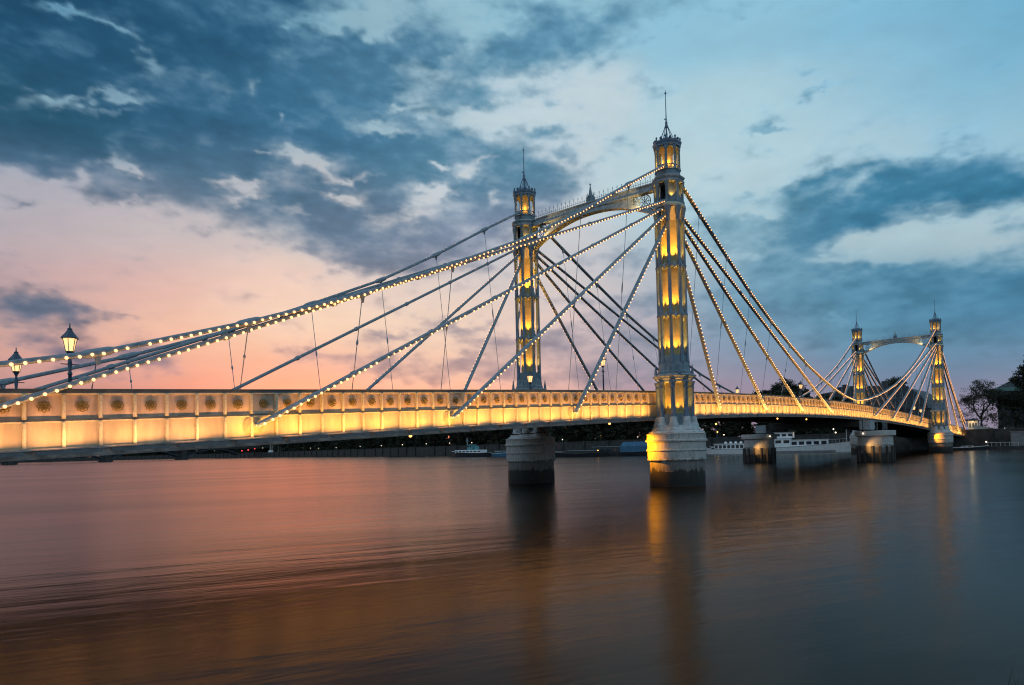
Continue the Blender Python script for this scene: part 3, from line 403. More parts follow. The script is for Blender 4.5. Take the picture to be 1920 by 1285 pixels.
# ------------------------------------------------ towers
A0 = math.pi/8
def octring(mb, prof): mb.lathe(prof, 8, rot=A0, smooth=False)
def make_tower():
    """one tower, built about its own axis, z measured from the water"""
    R = 1.27
    c = MB(); c.lathe([(.80, 4.9), (.80, 9.0), (.80, 9.3), (.72, 10.2), (.72, 22.4), (.80, 22.6), (.80, 23.4)], 16, rot=A0, smooth=True)
    T = c.build('tower', MT['core'], BR)
    # pedestal between lower tier and shaft, ledge with mouldings
    p = MB(); octring(p, [(1.42, 9.28), (1.42, 9.45), (1.34, 9.6), (1.30, 10.0), (1.22, 10.25), (.85, 10.3)]); p.build('pedestal', MT['steel'], T)
    p = MB(); octring(p, [(1.0, 8.55), (1.45, 8.62), (1.50, 8.78), (1.62, 8.86), (1.66, 8.98), (1.80, 9.05), (1.82, 9.16), (1.60, 9.26), (1.42, 9.30), (1.0, 9.32)]); p.build('ledge', MT['trim'], T)
    # lower tier columns
    lc = MB(); lc.lathe([(.30, 4.95), (.30, 5.3), (.24, 5.5), (.19, 5.75), (.19, 8.05), (.23, 8.10), (.23, 8.16), (.19, 8.2), (.22, 8.4), (.30, 8.56), (.30, 8.64)], 12)
    uc = MB(); uc.lathe([(.15, 10.05), (.18, 10.3), (.15, 10.45), (.15, 14.15), (.19, 14.2), (.19, 14.35), (.15, 14.4), (.15, 18.25), (.19, 18.3), (.19, 18.45), (.15, 18.5), (.15, 22.05), (.19, 22.1), (.19, 22.2), (.15, 22.25), (.17, 22.6), (.24, 22.95), (.30, 23.2), (.30, 23.3)], 12)
    l0 = u0 = None
    for k in range(8):
        a = A0+k*math.pi/4
        if l0 is None: l0 = lc.build('lower_column', MT['column'], T); u0 = uc.build('upper_column', MT['column'], T); l, u = l0, u0
        else: l = link(l0.copy()); u = link(u0.copy()); l.parent = u.parent = T
        l.location = (1.40*math.cos(a), 1.40*math.sin(a), 0); u.location = (1.12*math.cos(a), 1.12*math.sin(a), 0)
    # bands that tie the columns
    for z in (14.2, 18.32):
        p = MB()
        for k in range(8):
            a = A0+k*math.pi/4; b = a+math.pi/4
            for r in (1.16,):
                P = Vector((r*math.cos(a), r*math.sin(a), 0)); Q = Vector((r*math.cos(b), r*math.sin(b), 0))
                p.tube([P+Vector((0, 0, z)), Q+Vector((0, 0, z))], .07, 4, False); p.tube([P+Vector((0, 0, z+.14)), Q+Vector((0, 0, z+.14))], .05, 4, False)
                mid = (P+Q)/2*.93; p.lathe([(.03, z-.35), (.13, z-.22), (.15, z+.02), (.12, z+.2), (.05, z+.34), (.02, z+.5)], 8, (mid.x, mid.y))
        p.lathe([(.70, z-.1), (.98, z-.06), (.98, z+.16), (.70, z+.2)], 8, rot=A0, smooth=False)
        p.build('column_band', MT['trim'], T)
    # infill panels low in each bay of the shaft, each with a small vase
    for k in range(8):
        a = k*math.pi/4
        for z, r, h, w in ((10.25, .98, .6, .30), (5.0, 1.22, .95, .40)):
            p = MB(); t = Vector((-math.sin(a), math.cos(a), 0)); n = Vector((math.cos(a), math.sin(a), 0)); c0 = n*r
            q = [c0-t*w, c0+t*w, c0+t*w+n*.06, c0-t*w+n*.06]
            p.add([(v.x, v.y, z) for v in q]+[(v.x, v.y, z+h) for v in q], [(0,3,2,1),(4,5,6,7),(0,1,5,4),(1,2,6,5),(2,3,7,6),(3,0,4,7)])
            p.build('bay_panel', MT['steel'], T)
    # capital and upper stage
    p = MB(); octring(p, [(.8, 23.22), (1.38, 23.28), (1.42, 23.42), (1.34, 23.55), (1.30, 23.62), (.9, 23.64)]); p.lathe([(.72, 22.2), (.86, 22.5), (1.0, 22.9), (1.22, 23.2)], 16, smooth=True)
    p.build('capital', MT['cream'], T)
    st = MB()
    for k in range(8):
        a = A0+k*math.pi/4
        st.lathe([(.20, 23.6), (.20, 23.8), (.13, 23.9), (.13, 25.0), (.20, 25.15), (.22, 25.36)], 8, (1.14*math.cos(a), 1.14*math.sin(a)))
    for k in range(8):                              # walls between, open on the faces that take the cables
        a = k*math.pi/4; t = Vector((-math.sin(a), math.cos(a), 0)); n = Vector((math.cos(a), math.sin(a), 0))
        def slab(z0, z1, r, w, th):
            c0 = n*r; q = [c0-t*w, c0+t*w, c0+t*w-n*th, c0-t*w-n*th]
            st.add([(v.x, v.y, z0) for v in q]+[(v.x, v.y, z1) for v in q], [(0,3,2,1),(4,5,6,7),(0,1,5,4),(1,2,6,5),(2,3,7,6),(3,0,4,7)])
        if k in (0, 4): slab(23.62, 23.95, 1.06, .44, .1)
        else:
            slab(23.62, 25.36, .84, .40, .06); slab(23.62, 24.15, 1.10, .44, .12)
    st.build('upper_stage', MT['steel'], T)
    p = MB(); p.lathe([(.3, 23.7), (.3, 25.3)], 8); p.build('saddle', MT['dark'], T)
    p = MB(); octring(p, [(.8, 25.34), (1.34, 25.38), (1.38, 25.5), (1.28, 25.62), (1.36, 25.72), (1.42, 25.84), (1.32, 25.95), (1.16, 26.0), (.9, 26.02)]); p.build('cornice', MT['trim'], T)
    # lantern stage (belfry)
    p = MB(); octring(p, [(1.10, 26.0), (1.10, 26.12), (1.04, 26.16), (1.04, 26.42), (1.10, 26.46), (1.10, 26.52), (.95, 26.53)])
    for k in range(8):
        a = A0+k*math.pi/4; p.lathe([(.17, 26.5), (.13, 26.65), (.105, 26.8), (.105, 28.2), (.14, 28.25), (.12, 28.35), (.18, 28.55)], 8, (.97*math.cos(a), .97*math.sin(a)))
        b = a+math.pi/4; P = Vector((.97*math.cos(a), .97*math.sin(a), 28.1)); Q = Vector((.97*math.cos(b), .97*math.sin(b), 28.1))
        arc = [P.lerp(Q, i/8)+Vector((0, 0, .36*math.sin(math.pi*i/8))) for i in range(9)]
        for i in range(8):
            u, v = arc[i], arc[i+1]; n = Vector((math.cos(a+math.pi/8), math.sin(a+math.pi/8), 0))*.07; w = 28.6
            p.add([u+n, v+n, Vector((v.x, v.y, w))+n, Vector((u.x, u.y, w))+n, u-n, v-n, Vector((v.x, v.y, w))-n, Vector((u.x, u.y, w))-n], [(0,1,2,3),(5,4,7,6),(1,0,4,5),(0,3,7,4),(1,5,6,2),(2,6,7,3)])
        p.tube([P+Vector((0, 0, -1.15)), Q+Vector((0, 0, -1.15))], .035, 4); p.tube([P+Vector((0, 0, -1.45)), Q+Vector((0, 0, -1.45))], .02, 4)
        for i in range(1, 6):
            c0 = P.lerp(Q, i/6); p.tube([(c0.x, c0.y, 26.5), (c0.x, c0.y, 26.95)], .018, 4)
    p.build('belfry', MT['steel'], T)
    p = MB(); p.lathe([(.42, 26.5), (.5, 26.7), (.46, 26.9), (.46, 27.9), (.55, 28.2), (.9, 28.56)], 16, cap=False); p.build('belfry_core', MT['core'], T)
    p = MB(); octring(p, [(.8, 28.5), (1.16, 28.56), (1.16, 28.7), (1.22, 28.82), (1.25, 28.95), (1.12, 29.03), (.95, 29.1), (.6, 29.32), (.3, 29.42)])
    for k in range(8):
        a = A0+k*math.pi/4; c0 = (1.10*math.cos(a), 1.10*math.sin(a))
        p.lathe([(.05, 28.98), (.08, 29.05), (.05, 29.13), (.09, 29.22), (.07, 29.30), (.02, 29.36)], 8, c0)
        b = a+math.pi/8; c0 = (1.02*math.cos(b), 1.02*math.sin(b)); p.lathe([(.03, 29.0), (.12, 29.1), (.12, 29.2), (.02, 29.3)], 8, c0)
    p.build('roof', MT['column'], T)
    p = MB()
    for k in range(8):
        a = A0+k*math.pi/4; p.tube([(.62*math.cos(a), .62*math.sin(a), 29.25), (.17*math.cos(a), .17*math.sin(a), 30.35), (.05*math.cos(a), .05*math.sin(a), 30.75)], .028, 5)
    p.lathe([(.17, 29.35), (.10, 29.5), (.07, 29.75), (.10, 29.85), (.055, 30.0), (.05, 30.4), (.17, 30.42), (.11, 30.6), (.10, 30.75), (.12, 30.8), (.06, 30.95), (.042, 31.6), (.028, 33.3)], 8)
    p.ball((0, 0, 33.38), .085, 8, 6); p.lathe([(.03, 33.45), (.012, 33.68)], 6)
    p.add([(-.02, 0, 30.98), (-.32, .02, 31.0), (-.32, .02, 31.08), (-.1, .0, 31.14), (-.02, 0.01, 31.1)], [(0, 1, 2, 3, 4), (4, 3, 2, 1, 0)])
    p.build('spire', MT['column'], T)
    # little corner pinnacles on the ledge
    pm = MB(); pm.lathe([(.13, 9.24), (.15, 9.34), (.10, 9.42), (.12, 9.52), (.10, 9.60), (.02, 10.15)], 8); q0 = None
    for k in (1, 3, 5, 7):
        a = A0*0+k*math.pi/4+math.pi/8*((-1)**k)*0
        if q0 is None: q0 = pm.build('pinnacle', MT['column'], T); q = q0
        else: q = link(q0.copy()); q.parent = T
        q.location = (1.58*math.cos(a), 1.58*math.sin(a), 0)
    # recess floodlights
    for k in range(8):
        a = k*math.pi/4; ca, sa = math.cos(a), math.sin(a)
        for z, h, e, r in ((6.02, 8.5, 260, 1.18), (11.15, 14.0, 420, .99), (14.78, 18.0, 420, .99), (18.9, 23.0, 480, .99)):
            light('recess_light', 'SPOT', (r*ca, r*sa, z), e, GOLD, T, aim=(.82*ca, .82*sa, z+3.2), spot_size=math.radians(78), spot_blend=.9, shadow_soft_size=.04)
        if k not in (0, 4): light('niche_light', 'SPOT', (.98*ca, .98*sa, 24.18), 60, GOLD, T, aim=(.78*ca, .78*sa, 25.6), spot_size=math.radians(110), spot_blend=.9, shadow_soft_size=.04)
    for k in range(4):
        a = k*math.pi/2+math.pi/4; light('belfry_light', 'POINT', (.70*math.cos(a), .70*math.sin(a), 27.25), 22, (1, .44, .06), T, shadow_soft_size=.06)
    # pier
    p = MB(); p.lathe([(2.30, -2), (2.30, 1.25), (2.26, 1.27), (2.26, 2.10), (2.44, 2.12), (2.46, 2.22), (2.42, 2.26), (2.42, 2.86), (2.50, 2.9), (2.50, 3.0), (2.42, 3.04), (2.42, 3.62), (2.55, 3.66), (2.56, 3.78), (2.46, 3.84), (2.44, 4.24), (2.48, 4.30), (2.30, 4.36)], 40)
    P = p.build('pier', MT['stone'], T)
    p = MB(); p.lathe([(2.38, 4.34), (2.36, 4.45), (2.20, 4.55), (1.95, 4.62), (1.85, 4.85), (1.6, 5.0), (1.0, 5.02)], 8, rot=A0, smooth=False)
    for k in range(8):
        a = A0+k*math.pi/4; p.lathe([(.62, 4.60), (.60, 4.72), (.46, 4.85), (.44, 5.05), (.34, 5.25), (.30, 5.62), (.25, 5.7)], 10, (1.46*math.cos(a), 1.46*math.sin(a)))
    p.build('plinth', MT['plinth'], P)
    return T
T0 = make_tower()
T1 = copy_tree(T0, BR); T1.location = (0, WID, 0)
T2 = copy_tree(T0, BR); T2.location = (SPAN, 0, 0)
T3 = copy_tree(T0, BR); T3.location = (SPAN, WID, 0)
# sodium lamps under the deck that wash the pier flanks
for (x, y, z, ax, ay, e) in ((-3.4, 3.4, 3.9, -1.9, 1.5, 3200), (SPAN-3.6, 1.2, 3.9, SPAN-2.3, -.6, 1300)):
    light('pier_floodlight', 'SPOT', (x, y, z), e, ORANGE, BR, aim=(ax, ay, 3.0), spot_size=math.radians(75), spot_blend=.8, shadow_soft_size=.15)

# ------------------------------------------------ portal arches
def make_portal():
    m = MB(); y0, y1 = 1.15, WID-1.15; yc = CX
    def chord(y): return 25.30+.10*(1-((y-yc)/(yc))**2)
    def arch(y):
        t = (y-yc)/(yc-1.2); return 24.93-1.9*abs(t)**2.15
    ys = [y0+(y1-y0)*i/48 for i in range(49)]
    def ysweep(f0, f1, xh):
        vs = []; fs = []
        for y in ys: vs += [(-xh, y, f0(y)), (xh, y, f0(y)), (xh, y, f1(y)), (-xh, y, f1(y))]
        for i in range(48):
            for k in range(4): fs.append((i*4+k, i*4+(k+1) % 4, (i+1)*4+(k+1) % 4, (i+1)*4+k))
        fs += [(0, 1, 2, 3), tuple(48*4+k for k in (3, 2, 1, 0))]; m.add(vs, fs)
    ysweep(lambda y: chord(y)+.02, lambda y: chord(y)+.50, .24); ysweep(lambda y: chord(y)+.50, lambda y: chord(y)+.60, .34); ysweep(lambda y: chord(y)-.06, lambda y: chord(y)+.02, .32)
    ysweep(lambda y: arch(y), lambda y: min(arch(y)+.10, chord(y)-.07), .36); ysweep(lambda y: arch(y)+.10, lambda y: min(arch(y)+.42, chord(y)-.065), .22)
    # solid web only where chord and arch are close
    vs = []; fs = []
    for y in ys:
        if abs(y-yc) < 4.7: vs += [(-.12, y, arch(y)+.35), (.12, y, arch(y)+.35), (.12, y, chord(y)), (-.12, y, chord(y))]
    n = len(vs)//4
    for i in range(n-1):
        for k in range(4): fs.append((i*4+k, i*4+(k+1) % 4, (i+1)*4+(k+1) % 4, (i+1)*4+k))
    m.add(vs, fs)
    o = m.build('portal_arch', MT['trim'], BR)
    t = MB()
    for s in (1, -1):
        for cy, cz, r in ((2.35, 24.62, .58), (3.35, 24.86, .36), (1.75, 23.75, .3)):
            y = cy if s > 0 else WID-cy
            t.tube([(0, y+r*math.cos(a*math.pi/8), cz+r*math.sin(a*math.pi/8)) for a in range(17)], .05, 5)
            for a in range(8): t.tube([(0, y, cz), (0, y+r*math.cos(a*math.pi/4), cz+r*math.sin(a*math.pi/4))], .028, 4)
            for a in range(8):
                b = a*math.pi/4+math.pi/8; t.tube([(0, y+r*.55*math.cos(b)+.12*math.cos(q*math.pi/3), cz+r*.55*math.sin(b)+.12*math.sin(q*math.pi/3)) for q in range(7)], .022, 4)
    t.build('tracery', MT['steel'], o)
    f = MB()
    for i in range(57):
        y = y0+.1+(y1-y0-.2)*i/56; z = chord(y)+.6; h = .78 if i % 2 == 0 else .42
        f.tube([(0, y, z), (0, y, z+h)], .018, 4); f.octa((0, y, z+h), .05)
        if h > .5: f.tube([(0, y-.07, z+h-.14), (0, y+.07, z+h-.14)], .014, 4)
    for dz in (.1, .3): f.tube([(0, y, chord(y)+.6+dz) for y in ys], .016, 4)
    f.build('cresting', MT['steel'], o)
    f = MB(); f.box(-.2, .2, yc-.35, yc+.35, 25.9, 26.5); f.lathe([(.3, 26.5), (.3, 26.6), (.16, 26.7), (.13, 27.0), (.03, 27.6)], 8, (0, yc)); f.ball((0, yc, 27.68), .09)
    for s in (-1, 1): f.lathe([(.08, 26.5), (.02, 26.95)], 6, (0, yc+s*.3))
    f.build('finial', MT['steel'], o)
    for s in (1, -1):
        y = 1.5 if s > 0 else WID-1.5
        light('arch_light', 'SPOT', (-1.0, y+s*.6, 23.7), 420, AMBER, o, aim=(0, y+s*2.6, 25.1), spot_size=math.radians(70), spot_blend=.9, shadow_soft_size=.05)
    return o
PA = make_portal(); PB = copy_tree(PA, BR); PB.location = (SPAN, 0, 0)

# ------------------------------------------------ cables, hangers and bulbs
def main_z_side(d):   # height of the main cable at distance d from the tower on the shore side
    return float(np.interp(d, [0, 1.0, 6, 12.1, 18, 24.2, 30.2, 36, 41.7, 47.5, 53], [27.3, 26.75, 23.85, 20.2, 16.95, 14.1, 11.46, 9.3, 7.45, 6.15, 5.2]))
def main_z_mid(d):
    return float(np.interp(d, [0, 1.0, 5.87, 11.73, 17.6, 23.5, 29.3, 35.2, 41, 46.9, 52.8, 58.65], [27.3, 26.9, 24.5, 21.75, 19.1, 16.85, 14.9, 13.1, 11.75, 10.6, 9.75, 9.32]))
bulbs = []                                         # (distance key, position, owner)
camp = cam.matrix_world.translation
def bulb_run(pts, owner, sg, step=.40, drop=.05, out=.19, gapseed=0):
    rng = random.Random(gapseed); acc = .35; P = [Vector(p) for p in pts]
    for a, b in zip(P[:-1], P[1:]):
        L = (b-a).length; s = acc
        while s < L:
            p = a.lerp(b, s/L)
            if rng.random() > .035: bulbs.append((p+Vector((0, -sg*out, -drop-rng.uniform(0, .03))), owner))
            s += step*rng.uniform(.93, 1.07)
        acc = s-L
def anchor(parent, x, y, z, sg):
    m = MB(); prof = [(.47, 0), (.47, .05), (.40, .07), (.40, .10), (.30, .11), (.24, .16), (.12, .2), (.12, .28), (.02, .3)]
    m.lathe(prof, 24); m.v = [(a, -sg*c*.4, b) for a, b, c in m.v]
    m.build('anchor_plate', MT['disc'], parent, (x, y, z))
def stay(tx, ty, sx, d, kz, sg, lit=True, seed=0):
    """straight stay: from the tower at (tx, ty) towards the deck d metres along sx"""
    P = Vector((tx+sx*.75, ty, kz)); x = tx+sx*d; yg = ty+sg*(G-.25)
    Q = Vector((x, yg, top(x)-1.62)); m = MB()
    for o in (-1, 1):
        off = Vector((0, o*.085, 0)); m.tube([P+off, Q+off], .095, 6)
    n = int((Q-P).length/5.9)
    for i in range(1, n+1):
        c = P.lerp(Q, i/(n+1)); t = (Q-P).normalized(); m.tube([c-t*.22, c-t*.12, c+t*.12, c+t*.22], .1, 6, rr=[.09, .15, .15, .09])
    c = m.build('stay_cable', MT['cable'], BR)
    anchor(c, x, ty+sg*(G+.05), Q.z, sg)
    bulb_run([P, Q], c, sg, drop=.05 if sg > 0 else -.05, out=.19 if sg > 0 else .22, gapseed=seed)
    return P, Q
hang = MB().tube([(0, 0, 0), (0, 0, 1)], .022, 5).tube([(0, 0, .47), (0, 0, .49), (0, 0, .51), (0, 0, .53)], .05, 5, rr=[.03, .06, .06, .03])
hang0 = None; nh = 0; seed = 0
KZ = [21.75, 22.75, 23.35, 23.9]
for tx, sxl in ((0, -1), (SPAN, 1)):
    for ty, sg in ((0, 1), (WID, -1)):
        for sx in (-1, 1):
            shore = (sx == sxl)
            for i, kz in enumerate(KZ):
                seed += 1
                stay(tx, ty, sx, 11.8*(i+1)+.05, kz, sg, seed=seed)
for ty, sg in ((0, 1), (WID, -1)):
    segs = []
    for tx, sx in ((0, -1), (SPAN, 1)):
        pts = [(tx+sx*d, ty+sg*1.35*d/47.5, main_z_side(d)) for d in (0, 6, 12.1, 18, 24.2, 30.2, 36, 41.7, 47.5 if tx == 0 else 43.5)]
        if tx == 0: pts.append((tx+sx*52, ty+sg*1.5, 5.4))
        segs.append(('side', pts, sx))
    pts = [(d, ty+sg*1.35*min(d, SPAN-d)/58.65, main_z_mid(min(d, SPAN-d))) for d in [5.865*i for i in range(21)]]
    segs.append(('mid', pts, 1))
    for kind, pts, sx in segs:
        m = MB()
        for o in (-1, 1): m.tube([Vector(p)+Vector((0, o*.09, 0)) for p in pts], .10, 6)
        for i in range(1, len(pts)-1):
            a, p, b = Vector(pts[i-1]), Vector(pts[i]), Vector(pts[i+1]); t1 = (a-p).normalized(); t2 = (b-p).normalized()
            m.tube([p+t1*.6, p+t1*.38, p, p+t2*.38, p+t2*.6], .1, 8, rr=[.10, .17, .19, .17, .10])
            m.tube([p, p+Vector((0, 0, -.45))], .1, 6, rr=[.16, .06])
        c = m.build('main_cable', MT['cable'], BR)
        seed += 1; bulb_run(pts, c, sg, drop=.05 if sg > 0 else -.07, out=.2, gapseed=seed)
        for i in range(1, len(pts)-1):
            x, y, z = pts[i]; yb = ty+sg*G; zb = top(x)
            if z-zb < .5 or x < -50 or x > 160: continue
            if hang0 is None: hang0 = hang.build('hanger', MT['cable'], BR); h = hang0
            else: h = link(hang0.copy()); h.parent = BR
            a = Vector((x, yb+sg*.1, zb)); b = Vector((x, y, z)); L = (b-a).length
            q = Vector((0, 0, 1)).rotation_difference((b-a).normalized()); h.location = a; h.rotation_mode = 'QUATERNION'; h.rotation_quaternion = q; h.scale = (1, 1, L)
            nh += 1
# the bulbs: the hundred that show largest are sub-parts of their cables, the rest one part
vis = sorted(bulbs, key=lambda t: ((t[0]-camp).length + (1000 if (t[0].x < -44.5 or t[0].y > 8) else 0)))
bm_ = MB().ball((0, 0, 0), .060, 8, 5); b0 = None
for p, owner in vis[:100]:
    if b0 is None: b0 = bm_.build('light_bulb', MT['bulb'], owner); o = b0
    else: o = link(b0.copy()); o.parent = owner
    o.location = p
rest = MB()
for p, owner in vis[100:]:
    d = (p-camp).length
    rest.octa(p, .060 if d < 90 else .052)
o = rest.build('light_bulb', MT['bulb'], BR); o['kind'] = 'stuff'
print('bulbs', len(bulbs), 'hangers', nh, 'fixtures', nfix)

# ------------------------------------------------ piers at mid span
def mid_pier(x, y, e):
    p = MB(); p.lathe([(2.5, -2), (2.5, 1.3), (2.46, 1.32), (2.46, 2.5), (2.5, 2.55), (2.5, 2.62), (2.44, 2.66), (2.44, 3.75), (2.84, 3.9), (2.86, 4.55), (2.80, 4.62), (1.0, 4.64)], 32)
    o = p.build('mid_pier', MT['stone'], BR, (x, y, 0))
    f = MB()
    for k in range(8):
        a = math.pi*1.0+k*.42-1.2; f.box(2.52*math.cos(a)-.13, 2.52*math.cos(a)+.13, 2.52*math.sin(a)-.13, 2.52*math.sin(a)+.13, -1, 2.35)
    f.build('fender', MT['under'], o)
    light('pier_floodlight', 'SPOT', (-4.2, 1.2 if y < 5 else -.6, 2.3), e, (1, .48, .12), o, aim=(-1.9, -1.2, 2.0), spot_size=math.radians(80), spot_blend=.9, shadow_soft_size=.1)
    return o
mid_pier(60.1, -.8, 420); mid_pier(59.0, 17.0, 330)
p = MB(); p.box(58.6, 60.4, .9, 15.4, 5.3, 6.2); ch = p.build('crosshead', MT['under'], BR); p = MB(); p.box(58.1, 60.9, -.6, .9, 4.8, 6.2); p.build('bearing_block', MT['trim'], ch, bevel=.05); p = MB(); p.box(58.1, 60.9, 15.4, 17.2, 4.8, 6.1); p.build('bearing_block', MT['trim'], ch, bevel=.05)
p = MB()
for y in (-1.6, -.2):
    p.tube([(61.2, y, 4.7), (61.2, y, 6.1), (64.0, y, 6.0), (64.0, y, 4.75)], .05, 4)
    p.tube([(61.2, y, 5.9), (63.9, y, 4.9)], .04, 4)
for x in (61.9, 62.6, 63.3):
    p.tube([(x, -1.6, 4.7), (x, -1.6, 6.05), (x, -.2, 6.05)], .035, 4)
p.build('gangway', MT['trim'], BR)
for x, y in ((57.2, 14.4), (57.3, .2)):
    p = MB(); p.tube([(x, y, 6.4), (x, y, 4.4)], .05, 5); hp = p.build('lamp_hanger', MT['under'], BR); p = MB(); p.ball((x, y, 4.25), .11); p.build('lamp', MT['white_lamp'], hp)
p = MB(); p.box(161, 170, 1.2, 15.0, -1, 4.1); p.build('abutment', MT['under'], BR)
p = MB(); p.box(-62, -51, 1.2, 15.0, -1, 3.3); p.build('abutment', MT['under'], BR)

# ---------------------------------------------------------------- river
def water_mat():
    m = bpy.data.materials.new('river_water'); m.use_nodes = True; nt = m.node_tree; N = nt.nodes; L = nt.links; b = N['Principled BSDF']
    b.inputs['Base Color'].default_value = (.016, .010, .005, 1); b.inputs['IOR'].default_value = 1.145
    g = N.new('ShaderNodeNewGeometry')
    def nz(scale, sx, det, rot=-28, dist=0.0):
        mp = N.new('ShaderNodeMapping'); mp.vector_type = 'TEXTURE'; mp.inputs['Rotation'].default_value = (0, 0, math.radians(rot)); mp.inputs['Scale'].default_value = (sx, 1, 1)
        n = N.new('ShaderNodeTexNoise'); n.inputs['Scale'].default_value = scale; n.inputs['Detail'].default_value = det; n.inputs['Roughness'].default_value = .55; n.inputs['Distortion'].default_value = dist
        L.new(g.outputs['Position'], mp.inputs[0]); L.new(mp.outputs[0], n.inputs['Vector']); return n
    a = nz(.55, 5, 4, dist=.3); c = nz(2.6, 4, 3, -20); e = nz(.07, 4, 3, -35, .5)
    b1 = N.new('ShaderNodeBump'); b1.inputs['Strength'].default_value = 1; b1.inputs['Distance'].default_value = WATER_B1; L.new(a.outputs['Fac'], b1.inputs['Height'])
    b2 = N.new('ShaderNodeBump'); b2.inputs['Strength'].default_value = 1; b2.inputs['Distance'].default_value = WATER_B2; L.new(c.outputs['Fac'], b2.inputs['Height']); L.new(b1.outputs[0], b2.inputs['Normal'])
    L.new(b2.outputs[0], b.inputs['Normal'])
    mr = N.new('ShaderNodeMapRange'); mr.inputs[1].default_value = .3; mr.inputs[2].default_value = .7; mr.inputs[3].default_value = .18; mr.inputs[4].default_value = .25
    L.new(e.outputs['Fac'], mr.inputs[0]); L.new(mr.outputs[0], b.inputs['Roughness'])
    return m
WATER_B1, WATER_B2 = .045, .008
w = MB(); w.add([(-6000, -6000, 0), (6000, -6000, 0), (6000, 6000, 0), (-6000, 6000, 0)], [(0, 1, 2, 3)])
tag(w.build('water', water_mat()), kind='structure')

# ---------------------------------------------------------------- banks
MT['ground'] = mat('bank_ground', (.06, .06, .05), .95, noise=.5, scale=.3)
MT['wall'] = mat('granite_river_wall', (.055, .055, .055), .8, noise=.55, scale=.6, bump=.3)
MT['leaf'] = mat('dark_foliage', (.035, .045, .025), .8, noise=.5, scale=3)
MT['bark'] = mat('bark', (.055, .045, .038), .9, noise=.4, scale=6)
MT['bldg'] = mat('dark_brick', (.075, .07, .075), .85, noise=.4, scale=.8)
MT['glassdark'] = mat('dark_window_glass', (.02, .03, .04), .15, noise=.3, scale=.5)
MT['roofslate'] = mat('slate_roof', (.045, .055, .07), .6, noise=.4, scale=1)
MT['copper'] = mat('green_copper', (.16, .32, .30), .6, noise=.3, scale=.6)
MT['stucco'] = mat('pale_stucco', (.42, .40, .36), .8, noise=.2, scale=1)
MT['white'] = mat('white_boat_paint', (.88, .9, .92), .35, noise=.15, scale=1.5)
MT['hulldark'] = mat('dark_hull_paint', (.03, .035, .045), .4, noise=.5, scale=1.5)
MT['hullgrey'] = mat('grey_hull_paint', (.22, .22, .23), .4, noise=.3, scale=1)
MT['bluetarp'] = mat('blue_canvas', (.05, .16, .28), .7, noise=.3, scale=1)
MT['teal'] = mat('teal_paint', (.10, .30, .34), .5, noise=.2, scale=1)
MT['wood'] = mat('weathered_timber', (.10, .075, .05), .8, noise=.5, scale=4)
BL = [(158, -600), (158, 40), (161, 112), (172, 160), (186, 215), (205, 281), (232, 370), (270, 512), (300, 660), (330, 893), (322, 1080), (230, 1230), (0, 1330), (-500, 1400)]
GZ = 4.2
def outward(i):
    x, y = BL[i]
    d = [(1, -.15), (1, 0), (1, .0), (1, 0), (1, 0), (1, 0), (1, 0), (1, .0), (1, 0), (1, .1), (1, .45), (.7, 1), (.1, 1), (-.3, 1)][i]
    return x+d[0]*5000, y+d[1]*5000
g = MB(); n = len(BL)
top_in = [(x, y, GZ) for x, y in BL]; top_out = [(*outward(i), GZ) for i in range(n)]
g.add(top_in+top_out, [(i, i+1, n+i+1, n+i) for i in range(n-1)])
tag(g.build('ground', MT['ground']), kind='structure')
# river wall: one long wall with a coping, buttresses and mooring ladders
wl_ = MB()
for (x0, y0), (x1, y1) in zip(BL[:-1], BL[1:]):
    d = Vector((x1-x0, y1-y0, 0)); nrm = Vector((-d.y, d.x, 0)).normalized()
    for off, z0, z1, th in ((0, -2, GZ+.9, .5), (.12, GZ+.62, GZ+.98, .74), (.08, -2, 1.1, .4)):
        a = Vector((x0, y0, 0))+nrm*off; b = Vector((x1, y1, 0))+nrm*off; a2, b2 = a-nrm*th, b-nrm*th
        wl_.add([(a.x,a.y,z0),(b.x,b.y,z0),(b2.x,b2.y,z0),(a2.x,a2.y,z0),(a.x,a.y,z1),(b.x,b.y,z1),(b2.x,b2.y,z1),(a2.x,a2.y,z1)], [(0,3,2,1),(4,5,6,7),(0,1,5,4),(1,2,6,5),(2,3,7,6),(3,0,4,7)])
    L_ = d.length
    for i in range(int(L_/14)):
        c = Vector((x0, y0, 0))+d*((i+.5)*14/L_)+nrm*.25; wl_.box(c.x-.35, c.x+.35, c.y-.35, c.y+.35, -2, GZ+1.15)
tag(wl_.build('embankment_wall', MT['wall']), 'long dark granite embankment wall with coping along the far bank', 'embankment wall')
# near bank, behind and below the camera
g = MB(); g.add([(-400, -400, 1.9), (-49.6, -400, 1.9), (-49.6, -20, 1.9), (-52, 300, 1.9), (-60, 1300, 1.9), (-2500, 2000, 1.9)], [(0, 1, 2, 3, 4, 5)])
tag(g.build('near_bank', MT['ground']), kind='structure')

